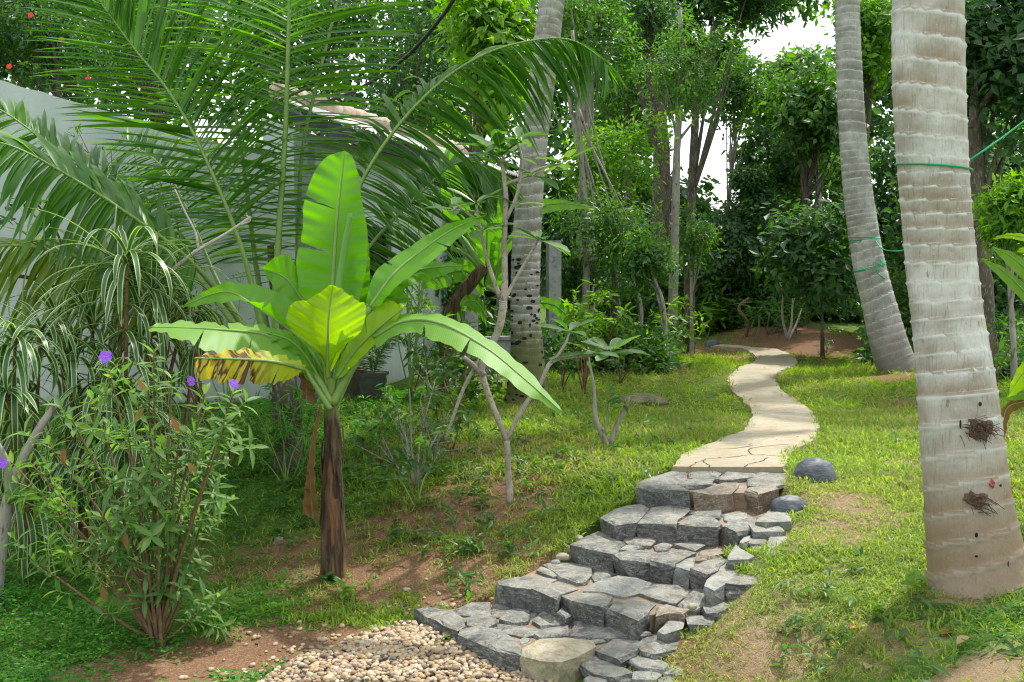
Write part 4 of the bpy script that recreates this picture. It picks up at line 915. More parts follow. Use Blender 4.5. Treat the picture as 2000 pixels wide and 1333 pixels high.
# ------------------------------------------------------------------ background trees
def crown_pts(c, rad, nlobe, per, rr, shell=.72):
    """clump centres on the shells of lobes packed in an ellipsoid, with outward directions"""
    lob = []; 
    for _ in range(nlobe):
        v = norm(rr.normal(0, 1, 3)) * rr.random() ** .4 * .68; lob.append((v, rr.uniform(.28, .48)))
    Pn, Dn, lobes = [], [], []
    for v, r in lob:
        k = max(3, int(per * r / .38)); u = norm(rr.normal(0, 1, (k, 3))); u[:, 2] = np.where(rr.random(k) < .6, abs(u[:, 2]), u[:, 2]); rad_ = r * (shell + (1 - shell) * rr.random((k, 1)) ** .5) * (1 + .2 * rr.normal(0, 1, (k, 1)))
        q = v + u * rad_; Pn.append(q); Dn.append(norm(u + [0, 0, .35])); lobes.append(c + v * rad)
    return c + np.vstack(Pn) * rad, np.vstack(Dn), lobes

def rosettes(cp, cd, nl, spread, rr, up=.3, out=.9):
    """nl leaves around every clump point"""
    K = len(cp); a = rr.uniform(0, 2 * np.pi, (K, nl)); d = cd[:, None]; ref = norm(np.cross(d, rr.normal(0, 1, (K, 1, 3)))); s2 = np.cross(d, ref)
    radial = np.cos(a)[..., None] * ref + np.sin(a)[..., None] * s2; ld = norm(radial * out + d * rr.uniform(-.1, .8, (K, nl, 1)) - np.array([0, 0, .25])); ln = norm(d * .8 + np.array([0, 0, up]) - ld * .1 + rr.normal(0, .25, (K, nl, 3)))
    p = cp[:, None] + ld * spread * .12 + rr.normal(0, spread * .45, (K, nl, 3))
    return p.reshape(-1, 3), ld.reshape(-1, 3), ln.reshape(-1, 3)

def tree(label, px, py, rx, ry, d, mat, leaf=.16, nlobe=9, per=26, nl=9, trunk=None, tr=.12, bark='bark_dark', group='trees behind the garden', cat='tree', name='tree', wl=.42, rd=None, seed=0, limbs=True, tpls=None, extra=None):
    rr = np.random.default_rng(seed + int(px * 7 + py)); c = P(px, py, d); s = d / 2000; rad = np.array([rx * s, rd if rd else (rx + ry) / 2 * s, ry * s])
    if trunk is None: b = P(px + rr.uniform(-.2, .2) * rx, py, d); base = np.array([b[0], d, h1(b[0], d)]); path = [base, base * .5 + c * .5 + rr.normal(0, .15, 3) * [1, 1, 0], c - [0, 0, rad[2] * .3]]
    else:
        q = PL(trunk, d); q[0][2] = h1(q[0][0], q[0][1]) - .1; path = list(q); base = path[0]
    o = thing(name, label, cat, base, group)
    tb = MB(); V, F = tube(np.array(path), [tr * 1.35, tr, tr * .8, tr * .5], 10, 26, .25); tb.addm(V, F)
    cp, cd, lobes = crown_pts(c, rad, nlobe, per, rr)
    tip = np.array(path[-1])
    if limbs:
        pr = resample(np.array(path), 20)
        for lb in lobes:
            st = pr[int(rr.uniform(9, 19))]; mid = (st + lb) / 2 + rr.normal(0, .12, 3) * rad * .4; V, F = tube(np.array([st, mid, lb]), [tr * .42, tr * .25, tr * .1], 6, 9); tb.addm(V, F)
    tb.build('trunk', G[bark], o, smooth=True)
    nl = int(nl * 1.6); p, ld, ln = rosettes(cp, cd, nl, leaf * 1.25, rr); L = leaf * rr.uniform(.5, 1.15, len(p)); mb = MB()
    cl = np.repeat(rr.random(len(cp)), nl); tint = np.clip(cl * .75 + rr.random(len(p)) * .25, 0, .999)
    add_batch(mb, DIAMOND if tpls is None else tpls, p, ld, ln, L, L * wl, tint); mb.build('crown', G[mat], o, kind='stuff')
    return o, cp, cd

T = tree
T('dark tree with a few red flowers above the sloping wall at the top left', 60, 80, 210, 180, 17, 'deep', .15, 13, 34, 10, [(118, 260), (112, 160), (90, 60)], .09, group=None)
_fl = [(120, 78), (172, 155), (18, 130), (60, 30)]
T('dark tree filling the gap between the red-flowered tree and the tall fronds', 300, 60, 190, 190, 20, 'deep', .16, 11, 28, 9)
T('dark bushy tree standing behind the tall central frond', 560, 60, 200, 220, 21, 'deep', .17, 11, 28, 9)
T('leafy bright tree rising over the house roof left of the central palm', 965, 90, 130, 170, 16, 'light', .21, 10, 24, 9, [(905, 760), (925, 350), (950, 160)], .08, wl=.5)
T('dark tree whose crown hangs over the corrugated roof', 800, 120, 150, 190, 23, 'deep', .17, 10, 28, 9)
T('yellow-green tree just above the ridge tiles of the house', 815, 265, 130, 90, 25, 'light', .17, 8, 20, 8)
T('tree with a pale stem directly behind the top of the central palm', 1150, 70, 130, 150, 20, 'mid', .16, 10, 28, 9, [(1142, 660), (1145, 330), (1148, 120), (1148, -30)], .17, 'bark')
T('tall dark-stemmed tree left of the thin pale stem', 1275, 60, 110, 150, 24, 'deep', .15, 10, 26, 9, [(1285, 640), (1292, 300), (1272, 120), (1270, -40)], .22, 'bark_dark')
T('fine-leaved tree right of the central palm with lower yellowish sprays', 1215, 330, 120, 130, 18, 'light', .13, 10, 26, 9, [(1205, 690), (1200, 500), (1210, 380)], .05, wl=.36)
T('thin pale-stemmed tree standing against the white sky gap', 1330, 130, 120, 150, 19.5, 'mid', .12, 10, 26, 9, [(1312, 628), (1318, 470), (1322, 300), (1331, 150), (1328, 20)], .085, 'bark', wl=.38)
T('airy green tree filling the middle between the palm and the thin pale stem', 1190, 480, 130, 120, 16.5, 'mid', .14, 10, 22, 8, [(1130, 720), (1145, 560), (1140, 380), (1125, 180), (1118, 60)], .055, 'bark', wl=.36)
T('overhanging dark bough at the top beside the sky gap', 1455, 5, 130, 62, 21, 'deep', .20, 7, 24, 9, [(1345, 640), (1350, 400), (1365, 160), (1400, 40)], .1, wl=.34)
T('broad rounded tree with big glossy leaves left of the curving palm', 1590, 250, 120, 140, 24, 'mid', .24, 12, 24, 9, [(1560, 640), (1568, 430), (1590, 300)], .12, wl=.5)
T('lower crown of glossy dark leaves under the sky gap', 1500, 310, 95, 110, 26, 'deep', .24, 9, 24, 9, None, .12, wl=.5)
T('light green tree top behind the curving palm', 1705, 100, 90, 120, 27, 'light', .26, 9, 24, 9, None, .12, wl=.5)
T('small dark tree with its slim stem on bare red soil', 1600, 505, 120, 120, 19, 'deep', .22, 10, 24, 9, [(1607, 683), (1606, 620), (1602, 540)], .035, 'bark_dark', wl=.5)
T('dark tree between the two palm trunks', 1745, 400, 80, 170, 22, 'deep', .22, 10, 24, 9, None, .12, wl=.48)
T('large dark tree filling the top right corner', 1960, 110, 130, 190, 14, 'deep', .19, 13, 28, 10, [(1935, 560), (1905, 300), (1915, 120)], .13, wl=.46)
T('sunlit willowy shrub tree at the right edge', 1965, 420, 100, 80, 12, 'light', .14, 8, 26, 9, [(1988, 690), (1972, 560), (1958, 470)], .035, 'bark', wl=.36)
T('shaded dark shrub tree behind the right edge lawn', 1925, 575, 110, 90, 17, 'deep', .20, 9, 26, 9, None, .07, wl=.42)
T('vine-covered dark thicket left of the small dark tree', 1430, 505, 110, 120, 24, 'deep', .17, 11, 34, 9, None, .1, wl=.55, cat='thicket')
T('low dark leafy shrub mass right behind the path end', 1480, 590, 110, 50, 24, 'deep', .16, 8, 22, 8, None, .06, cat='shrub')
T('drooping leafy small tree left of the path end', 1265, 520, 70, 90, 15.5, 'mid', .13, 8, 22, 8, [(1302, 700), (1296, 600), (1275, 540)], .04, 'bark', wl=.36)
T('slender tree with a crooked pale stem in the middle thicket', 1130, 560, 70, 70, 17, 'mid', .13, 7, 20, 8, [(1215, 660), (1205, 560), (1190, 480)], .04, 'bark', wl=.4)
T('tall dark tree high behind the leaning trunk top', 1830, 60, 120, 170, 25, 'deep', .24, 10, 26, 9, None, .15, wl=.46)
T('shaded tree behind the veranda and the big leaves', 950, 420, 120, 140, 19.5, 'deep', .17, 9, 24, 9)
T('broad dark tree closing the view behind the right front trunk', 1850, 380, 110, 200, 20, 'deep', .2, 11, 28, 9)
T('pale green fine-leaved sapling crown low between the thin trees', 1350, 470, 60, 80, 20, 'mid', .12, 8, 24, 8, [(1352, 670), (1350, 560), (1350, 500)], .035, 'bark', wl=.36)
T('leafy tree at the upper middle, left of the dark stem', 1230, 180, 110, 110, 26, 'mid', .17, 9, 26, 9)
T('pale airy tree beyond the sky gap, right part', 1650, 400, 90, 110, 28, 'mid', .24, 9, 24, 9, wl=.5)
T('fine-leaved pale tree between the thin pale stem and the sky gap', 1440, 180, 80, 80, 25, 'mid', .16, 10, 24, 9, [(1420, 640), (1422, 420), (1438, 260)], .06, 'bark')
T('hanging leafy crown above the sky gap, left of the curving palm', 1560, 150, 75, 55, 26, 'mid', .2, 8, 22, 9, [(1590, 640), (1600, 400), (1570, 190)], .08, 'bark')
T('shaggy dark tree low beside the small sky gap', 1468, 375, 55, 50, 24, 'deep', .16, 8, 26, 9, None, .07)
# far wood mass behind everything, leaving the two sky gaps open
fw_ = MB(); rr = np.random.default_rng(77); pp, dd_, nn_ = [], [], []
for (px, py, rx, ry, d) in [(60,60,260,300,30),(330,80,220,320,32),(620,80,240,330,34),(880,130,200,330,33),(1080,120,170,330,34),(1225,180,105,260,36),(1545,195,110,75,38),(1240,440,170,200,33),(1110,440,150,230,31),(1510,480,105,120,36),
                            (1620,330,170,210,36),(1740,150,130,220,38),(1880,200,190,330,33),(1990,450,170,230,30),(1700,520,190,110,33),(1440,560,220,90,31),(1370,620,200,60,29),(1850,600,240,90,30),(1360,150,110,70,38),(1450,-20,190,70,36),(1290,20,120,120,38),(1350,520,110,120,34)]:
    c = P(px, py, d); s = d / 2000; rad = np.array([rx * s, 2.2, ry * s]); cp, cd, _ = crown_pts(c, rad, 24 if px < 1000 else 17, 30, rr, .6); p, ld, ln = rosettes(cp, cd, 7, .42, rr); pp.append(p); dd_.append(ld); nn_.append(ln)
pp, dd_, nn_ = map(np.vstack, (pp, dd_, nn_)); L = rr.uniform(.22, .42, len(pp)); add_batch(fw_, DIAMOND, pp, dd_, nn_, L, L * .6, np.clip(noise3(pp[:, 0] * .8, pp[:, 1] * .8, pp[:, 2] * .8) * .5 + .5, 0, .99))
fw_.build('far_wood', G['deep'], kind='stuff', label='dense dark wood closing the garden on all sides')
# undergrowth along the far edge
ug = MB(); rr = np.random.default_rng(78); pp = []; 
for (a, b, dmin, dmax, hh, k) in [(1080,1300,15,19,1.0,2600),(1240,1560,22.8,28,1.7,5000),(1500,1760,26,30,2.2,3000),(1700,2100,17.5,24,1.9,4200),(820,1080,15.8,18.5,1.3,1500),(1130,1380,23,28,1.8,2200),(1540,1740,25,31,2.0,2600),(1880,2100,13.5,17,.55,1500)]:
    px = rr.uniform(a, b, k); d = rr.uniform(dmin, dmax, k); x = (px - 1000) / 2000 * d; z = H(x, d) + hh * rr.random(k) ** 1.3 * np.clip(.55 + .9 * noise3(x * .9, d * .9), .15, 1.3); pp.append(np.column_stack([x, d, z]))
pp = np.vstack(pp); d0 = norm(rr.normal(0, .5, (len(pp), 3)) + [0, -.4, .7]); p, ld, ln = rosettes(pp, d0, 7, .2, rr); L = rr.uniform(.12, .24, len(p)); add_batch(ug, DIAMOND, p, ld, ln, L, L * .38); ug.build('undergrowth', G['mid'], kind='stuff', label='tangled dark undergrowth along the far edge of the lawn')

# red flowers in the dark tree top left (each a small flower head)
def flower(parent, c, r, mat, n_=5, fwd=(0, -1, .3)):
    f = norm(np.array(fwd, float)); a0 = rng.uniform(0, 6.28); s = norm(np.cross(f, [.1, .2, 1])); u = np.cross(s, f)
    a = a0 + np.arange(n_) * 2 * np.pi / n_ ; d = np.cos(a)[:, None] * s + np.sin(a)[:, None] * u + f * .15; put_leaves(parent, 'petal', [tpl(3, [.25, .8, 1, .55], .05, .12, .02, 3)], mat, np.repeat([c], n_, 0), d, np.repeat([f], n_, 0), r, r * 1.05, n_, 'petals', 0)
G['petal_red'] = simple('petal_red', (.55, .03, .015), (.7, .06, .03), 30, rough=.6)
for i, (x, y) in enumerate(_fl):
    c = P(x, y, 15.2); lb = ['red flower highest in the dark top-left tree', 'red flower nearest the palm fronds in the top-left tree', 'red flower low at the left edge of the dark tree', 'red flower at the very top left of the dark tree'][[1, 1, 2, 0][i] if i != 0 else 3]
    lb = ['orange-red flower in the middle of the dark top-left tree', 'red flower just above the sloping wall by the fronds', 'dull red flower near the left picture edge above the wall', 'red flower close to the top of the dark left tree'][i]
    fo = thing('flower', lb, 'flower', c, 'red flowers in the dark tree'); flower(fo, c, .042, G['petal_red'])

# ------------------------------------------------------------------ young coconut palm with the tall fronds
yb = gp(548, 705); yb = np.array([-2.05, 9.35, 0]); yb[2] = h1(yb[0], yb[1])
yp = thing('young_palm', 'short-stemmed young coconut palm with tall arching fronds behind the banana plant', 'palm tree', yb, None)
D = 9.3
mb = MB()
for a, r in ((P(528, 480, D + .15), .05), (P(545, 600, D + .05), .10)):
    V, F = tube(np.array([yb - [0, 0, .1], yb * .5 + a * .5, a]), [r * 1.5, r * 1.2, r * .6], 12, 16, .3); mb.addm(V, F)
mb.build('stem', G['bark_dark'], yp, smooth=True)
F_ = frond
F_(yp, PL([(545, 700, D), (538, 600, D), (545, 450, D), (556, 280, D - .1), (562, 120, D - .2), (566, -80, D - .3), (570, -300, D - .4)]), 1.25, 84, (0, -1, .1), r=.03, a0=2, a1=38, start=.16, droop=.2, hang=.02, sep=110, wd=.058, lp=(.4, .5, .68, 1, .8, .5))
F_(yp, PL([(555, 690, D + .1), (580, 520, D + .2), (590, 300, D + .4), (630, 120, D + .6), (680, -80, D + .7), (730, -300, D + .8)]), .95, 60, (0.1, -1, .1), a0=10, a1=40, start=.24, droop=.2, hang=.04, sep=40, wd=.055, lp=(.35, .45, .65, 1, .8, .5))
F_(yp, PL([(530, 690, D + .1), (500, 520, D + .2), (478, 340, D + .3), (452, 170, D + .5), (425, 0, D + .7), (405, -200, D + .9)]), 1.1, 66, (-.1, -1, .1), a0=12, a1=42, start=.2, droop=.18, hang=.03, sep=40, wd=.055, lp=(.4, .55, .8, 1, .7, .4))
F_(yp, PL([(520, 680, D - .1), (470, 480, D - .2), (392, 290, D - .3), (330, 180, D - .35), (262, 95, D - .35), (200, 10, D - .4), (150, -60, D - .4)]), 1.05, 80, (.1, -1, .4), a0=22, a1=55, start=.3, droop=.14, hang=-.05, sep=60, wd=.055)
F_(yp, PL([(560, 690, D), (620, 560, D - .1), (680, 410, D - .1), (752, 280, D - .1), (850, 170, D), (950, 105, D), (1050, 78, D), (1120, 80, D), (1180, 118, D)]), 1.0, 95, (0, -1, 1.1), a0=34, a1=50, start=.33, droop=.35, hang=.5, sep=90, rmat='stem_green', wd=.06)
F_(yp, PL([(565, 690, D + .3), (640, 590, D + .5), (740, 460, D + .8), (830, 370, D + 1), (880, 325, D + 1.1), (930, 318, D + 1.1), (985, 360, D + 1.1)]), .85, 80, (0, -1, .9), a0=25, a1=45, start=.28, droop=.35, hang=.4, sep=0, wd=.055)
F_(yp, PL([(510, 690, D - .2), (440, 590, D - .5), (360, 500, D - .9), (230, 405, D - 1.3), (110, 330, D - 1.6), (20, 285, D - 1.8), (-60, 270, D - 1.9)]), .75, 66, (.1, -1, 1.0), a0=20, a1=40, start=.35, droop=.35, hang=.35, sep=0, wd=.065)
F_(yp, PL([(500, 690, D - .1), (400, 560, D), (300, 440, D), (190, 345, D - .1), (80, 270, D - .2), (0, 215, D - .3), (-90, 180, D - .4)]), .5, 60, (.1, -1, .9), a0=20, a1=45, start=.35, droop=.3, hang=.25, sep=0, wd=.055)
F_(yp, PL([(490, 700, D - .1), (400, 640, D - .5), (280, 560, D - .9), (140, 500, D - 1.2), (20, 480, D - 1.4), (-60, 500, D - 1.5)]), .8, 70, (.1, -1, 1.0), a0=20, a1=45, start=.35, droop=.35, hang=.4, sep=0, mat='palm_y')
F_(yp, PL([(505, 680, D + .3), (430, 560, D + .5), (370, 420, D + .8), (320, 330, D + 1.0), (240, 270, D + 1.2)]), .8, 60, (.1, -1, .5), a0=20, a1=45, start=.35, droop=.3, hang=.2, sep=0)

# ------------------------------------------------------------------ banana leaves from three drawn lines (midrib, two edges)
def blade(parent, M, A, B, mat, dmid=None, nu=46, tearsA=(), tearsB=(), wave=.012, seed=0, rib=.014, sag=.0, name='leaf', gap=.012, ribmat='stem_green', **kw):
    M, A, B = [resample(PL(q, dmid), nu) for q in (M, A, B)]; rr = np.random.default_rng(seed)
    W = np.linalg.norm(A - M, axis=1); mb = MB(); nv = 6
    for E, tears, sd_ in ((A, tearsA, 0), (B, tearsB, 1)):
        cuts = [0] + sorted(tears) + [1]
        for c0, c1 in zip(cuts[:-1], cuts[1:]):
            n_ = max(4, int((c1 - c0) * nu * 1.6)); V = []; UV = []; off = rr.normal(0, .02 if len(tears) else 0)
            for v in np.linspace(0, 1, nv):
                g0 = gap * v if c0 > 0 else 0; g1 = gap * v if c1 < 1 else 0; s = np.linspace(c0 + g0, c1 - g1, n_); x = s * (nu - 1)
                m_ = np.stack([np.interp(x, np.arange(nu), M[:, k]) for k in range(3)], 1); e_ = np.stack([np.interp(x, np.arange(nu), E[:, k]) for k in range(3)], 1)
                q = m_ * (1 - v) + e_ * v; wv = wave * v * (np.sin(s * 38 + sd_ * 2 + seed) + .6 * np.sin(s * 83 + seed * 3)); q[:, 1] += wv - sag * np.sin(np.pi * v) * .5 + off * v; q[:, 2] += sag * np.sin(np.pi * v * .9) + wv * .4
                V.append(q); UV.append(np.column_stack([np.full(n_, .5 + (.5 * v if sd_ else -.5 * v)), s]))
            V = np.array(V); i = np.arange(nv - 1)[:, None] * n_; j = np.arange(n_ - 1)[None]
            F = np.stack([i + j, i + j + 1, i + n_ + j + 1, i + n_ + j], -1).reshape(-1, 4); mb.add(V.reshape(-1, 3), F, uv=np.vstack(UV))
    lf = mb.build(name, G[mat], parent, smooth=True, uv=True, **kw)
    Mr = M.copy(); Mr[:, 1] -= .002; Vt, Ft = tube(Mr, [rib, rib * .8, rib * .5, rib * .2], 7); r_ = MB(); r_.addm(Vt, Ft); r_.build('midrib', G[ribmat], lf, smooth=True)
    return lf
def petiole(parent, pts, r0, r1, mat='stem_green', d=None):
    V, F = tube(PL(pts, d), [r0, (r0 + r1) / 2, r1], 9, 16); mb = MB(); mb.addm(V, F); mb.build('petiole', G[mat], parent, smooth=True)

bb = gp(650, 1125); D = bb[1]
ba = thing('banana_plant', 'banana plant with a huge upright leaf and a dark shaggy stem', 'banana plant', bb, None)
m, t = nt('banana_stem'); n = N(t); ps = n.pos(); sx = n('VectorMath', {0: ps, 1: (1, 1, .12)}, operation='MULTIPLY').outputs[0]
a = n.noise(22, sx, 5, .7); b = n.noise(9, sx, 4, .6, .8); h = n.attr('h')
col = n.mix(n.ramp(a, [(.4, (0, 0, 0)), (.6, (1, 1, 1))]), (.035, .022, .014), (.13, .085, .05)); col = n.mix(n.ramp(b, [(.58, (0, 0, 0)), (.64, (1, 1, 1))]), col, (.18, .17, .04)); col = n.mix(n.ramp(n.noise(14, sx, 3), [(.62, (0, 0, 0)), (.68, (1, 1, 1))]), col, (.22, .09, .04))
top_ = n.ramp(n.math('ADD', h, n.math('MULTIPLY', b, .12)), [(.86, (0, 0, 0)), (.97, (1, 1, 1))]); col = n.mix(top_, col, (.18, .25, .06)); n.out(n.bsdf(col, .75, .25, n.bump(a, .8, .015))); G['bstem'] = m
sp_ = resample(np.array([bb - [0, 0, .08], P(651, 1000, D), P(650, 880, D), P(647, 790, D), P(652, 740, D)]), 40); Vt, Ft = tube(sp_, [.098, .09, .082, .07, .062, .05, .035], 26, None, .25); hh = np.repeat(np.linspace(0, 1, 40), 26); hh = np.r_[hh, 0, 1]
mb = MB(); mb.addm(Vt, Ft, h=hh); mb.build('stem', G['bstem'], ba, smooth=True)
# loose dry sheaths peeling off the stem
rr = np.random.default_rng(5)
for k in range(16):
    mb = MB()
    i = int(rr.uniform(4, 34)); c = sp_[i]; a = rr.uniform(0, 6.28); r_ = .075; l = rr.uniform(.12, .35); o0 = np.array([math.cos(a), math.sin(a), 0]); q = np.array([c + o0 * r_, c + o0 * (r_ + .008) - [0, 0, l * .5], c + o0 * (r_ + rr.uniform(.0, .02)) - [0, 0, l]]); tg = np.array([-o0[1], o0[0], 0]); qq = resample(q, 8); w = np.linspace(.03, .006, 8)[:, None]
    mb.add(np.concatenate([qq - tg * w - o0 * .005, qq + tg * w - o0 * .005, qq + o0 * .004]), np.concatenate([np.array([[j, j + 1, 17 + j, 16 + j] for j in range(7)]), np.array([[16 + j, 17 + j, 9 + j, 8 + j] for j in range(7)])]))
    mb.build('dry_sheath', G['bstem'], ba, smooth=True)
B_ = blade
# tall upright leaf
petiole(ba, [(648, 780), (640, 700), (648, 600)], .03, .02, d=D)
B_(ba, [(648, 600), (652, 520), (658, 430), (667, 350), (673, 295)], [(592, 590), (578, 520), (590, 450), (592, 400), (612, 340), (640, 305), (673, 295)], [(702, 590), (716, 520), (717, 450), (708, 400), (702, 350), (690, 310), (673, 295)], 'banana', D + .12, 60, (.34, .62), (), .010, 1, .016)
# the leaf's narrow twin just behind, right
B_(ba, [(668, 640), (690, 560), (706, 500), (714, 440)], [(650, 620), (668, 560), (690, 500), (712, 438)], [(715, 620), (722, 570), (722, 500), (716, 440)], 'banana', D + .22, 30, (), (), .012, 2)
# rolled spear leaf
Vt, Ft = tube(PL([(655, 640), (662, 560), (672, 490), (680, 440), (684, 417)], D - .02), [.02, .028, .026, .024, .014], 12, 24); mb = MB(); mb.addm(Vt, Ft); mb.build('rolled_leaf', G['spear'], ba, smooth=True)
# bright young leaf in front, tip hanging
B_(ba, [(640, 740, D - .12), (640, 680, D - .2), (642, 620, D - .26), (650, 558, D - .22)], [(616, 650, D - .2), (590, 656, D - .24), (563, 630, D - .28), (572, 594, D - .28), (606, 584, D - .25), (650, 556, D - .22)], [(668, 640, D - .25), (700, 655, D - .32), (716, 602, D - .32), (694, 584, D - .28), (672, 568, D - .24), (652, 556, D - .22)], 'banana_y', None, 36, (.22,), (.2,), .012, 3, .012)
B_(ba, [(640, 740, D - .12), (641, 700, D - .16), (641, 665, D - .2)], [(592, 648, D - .2), (615, 676, D - .2), (630, 690, D - .18)][::-1], [(665, 690, D - .2), (690, 650, D - .22)], 'banana_y', None, 16, (), (), .006, 4, .012)
# right rising leaf
petiole(ba, [(655, 770), (680, 700), (722, 600)], .028, .018, d=D)
B_(ba, [(722, 600, D), (770, 535, D + .1), (830, 485, D + .25), (890, 445, D + .4), (950, 420, D + .5)], [(716, 585, D), (735, 530, D + .15), (790, 490, D + .3), (870, 440, D + .4), (950, 420, D + .5)], [(740, 600, D - .1), (775, 560, D - .05), (850, 505, D + .1), (900, 462, D + .3), (950, 420, D + .5)], 'banana', None, 44, (.3,), (.6,), .012, 5)
# dark drooping leaf below it on the right
B_(ba, [(700, 620, D + .1), (760, 550, D + .2), (830, 525, D + .3), (915, 518, D + .4)], [(710, 590, D + .2), (745, 540, D + .3), (830, 512, D + .4), (915, 518, D + .4)], [(740, 610, D + .1), (795, 562, D + .15), (860, 540, D + .3), (915, 520, D + .4)], 'banana', None, 36, (.5,), (), .014, 6)
B_(ba, [(690, 650, D + .1), (730, 610, D + .1), (770, 585, D + .2), (805, 585, D + .2)], [(700, 620, D + .1), (735, 575, D + .2), (770, 562, D + .2), (805, 585, D + .2)], [(690, 670, D + .1), (730, 640, D + .1), (770, 600, D + .1), (805, 587, D + .2)], 'banana', None, 26, (), (), .012, 7)
B_(ba, [(655, 740, D - .1), (690, 690, D - .1), (735, 645, D - .1), (792, 598, D - .1)], [(660, 710, D), (700, 640, D), (750, 590, D), (792, 597, D - .1)], [(670, 735, D - .1), (715, 690, D - .15), (755, 650, D - .1), (792, 600, D - .1)], 'banana_y', None, 30, (.5,), (), .012, 8)
# long arching leaf to the right
petiole(ba, [(650, 790), (680, 730), (730, 660)], .03, .018, d=D - .05)
B_(ba, [(730, 660, D - .1), (790, 628, D - .2), (860, 632, D - .4), (950, 680, D - .6), (1030, 745, D - .75), (1098, 805, D - .85)], [(725, 648, D - .1), (790, 615, D - .05), (870, 618, D - .2), (955, 662, D - .45), (1035, 728, D - .65), (1098, 803, D - .85)], [(735, 680, D - .2), (790, 650, D - .3), (850, 665, D - .5), (940, 705, D - .75), (1020, 765, D - .85), (1096, 810, D - .85)], 'banana_p', None, 54, (), (.28, .52), .012, 9, .014)
# left leaves
petiole(ba, [(648, 790), (620, 740), (585, 690)], .03, .018, d=D - .05)
B_(ba, [(585, 690, D - .1), (520, 655, D - .2), (440, 645, D - .35), (345, 640, D - .45), (290, 640, D - .5)], [(590, 660, D), (520, 636, D - .05), (430, 632, D - .2), (350, 628, D - .35), (290, 638, D - .5)], [(586, 732, D - .25), (520, 725, D - .4), (440, 700, D - .55), (370, 670, D - .6), (290, 642, D - .5)], 'banana_p', None, 44, (.5,), (.35, .66), .02, 10)
B_(ba, [(595, 722, D - .3), (540, 708, D - .52), (470, 702, D - .62), (380, 700, D - .66)], [(598, 712, D - .3), (540, 692, D - .46), (470, 682, D - .56), (380, 697, D - .66)], [(566, 744, D - .32), (520, 750, D - .55), (450, 748, D - .64), (382, 738, D - .66)], 'banana_d', None, 40, (), (.3, .55, .8), .02, 11, label='yellow and brown dying leaf hanging on the left')
petiole(ba, [(645, 800), (620, 760), (595, 720)], .022, .014, d=D - .1)
B_(ba, [(640, 740, D), (600, 680, D), (560, 640, D), (500, 600, D), (440, 570, D + .1), (350, 600, D + .1)], [(640, 700, D + .1), (600, 640, D + .1), (560, 580, D + .1), (500, 558, D + .1), (430, 555, D + .1), (350, 600, D + .1)], [(630, 750, D), (585, 690, D), (545, 610, D - .1), (500, 590, D - .1), (440, 590, D), (350, 602, D + .1)], 'banana', None, 44, (), (.5,), .014, 12)
B_(ba, [(645, 660, D + .2), (600, 600, D + .2), (560, 545, D + .2), (512, 525, D + .2)], [(640, 610, D + .2), (595, 540, D + .25), (560, 497, D + .25), (512, 525, D + .2)], [(625, 660, D + .15), (582, 605, D + .15), (545, 575, D + .15), (512, 527, D + .2)], 'banana', None, 30, (.4,), (), .014, 13)
B_(ba, [(640, 770, D - .02), (600, 700, D - .1), (565, 665, D - .16), (520, 650, D - .2)], [(625, 720, D - .05), (590, 668, D - .1), (555, 645, D - .12), (520, 649, D - .2)], [(600, 740, D - .1), (570, 706, D - .15), (540, 680, D - .2), (520, 652, D - .2)], 'banana', None, 24, (), (), .014, 14)
# more petioles round the top of the stem and the dead leaves
for q in ([(648, 800), (660, 700), (680, 640)], [(652, 800), (690, 720), (740, 655)], [(646, 800), (632, 700), (635, 650)], [(655, 790), (668, 720), (672, 640)]): petiole(ba, q, .026, .014, d=D)
B_(ba, [(625, 790, D - .1), (610, 860, D - .15), (604, 910, D - .15), (612, 1015, D - .1)], [(620, 800, D - .1), (606, 870, D - .1), (598, 930, D - .1), (590, 1005, D - .05)], [(628, 800, D - .15), (616, 870, D - .2), (616, 940, D - .2), (624, 1018, D - .15)], 'deadleaf', None, 26, (), (), .02, 15, .006, ribmat='stem_brown', label='brown dead leaf hanging beside the stem')
B_(ba, [(640, 780, D + .1), (612, 740, D + .1), (600, 700, D + .05), (598, 780, D)], [(635, 760, D + .1), (605, 715, D + .1), (585, 720, D + .05), (590, 775, D)], [(645, 790, D + .1), (625, 750, D + .1), (612, 700, D + .05), (615, 790, D)], 'deadleaf', None, 20, (), (), .03, 16, .005, ribmat='stem_brown', label='curled dead leaf bunched on the left of the stem top')

# second banana behind the frangipani
D2 = 12.4; b2 = gp(865, 745); b2 = P(880, 745, D2); b2[2] = h1(b2[0], D2)
bn = thing('banana_plant', 'second banana plant in front of the dark veranda', 'banana plant', b2, None)
Vt, Ft = tube(np.array([b2 - [0, 0, .05], P(880, 620, D2), P(945, 520, D2)]), [.12, .10, .07], 14, 20, .2); mb = MB(); mb.addm(Vt, Ft, h=.3); mb.build('stem', G['bstem'], bn, smooth=True)
petiole(bn, [(945, 530), (905, 470), (870, 440)], .045, .03, d=D2); petiole(bn, [(945, 535), (915, 500), (880, 485)], .04, .03, d=D2)
B_(bn, [(950, 520), (952, 440), (962, 390), (968, 345)], [(935, 510), (925, 440), (935, 390), (966, 345)], [(985, 500), (990, 430), (985, 380), (970, 345)], 'banana', D2, 24, (.5,), (), .02, 21)
B_(bn, [(960, 570), (972, 520), (975, 480), (970, 458)], [(945, 560), (955, 520), (958, 480), (969, 458)], [(985, 560), (990, 520), (988, 480), (971, 458)], 'banana', D2 - .2, 24, (), (), .02, 22)
B_(bn, [(945, 530), (905, 440), (880, 360), (875, 280)], [(930, 510), (870, 430), (862, 350), (872, 280)], [(960, 500), (925, 430), (905, 340), (878, 280)], 'banana', D2 + .3, 26, (.5,), (.4,), .03, 23)
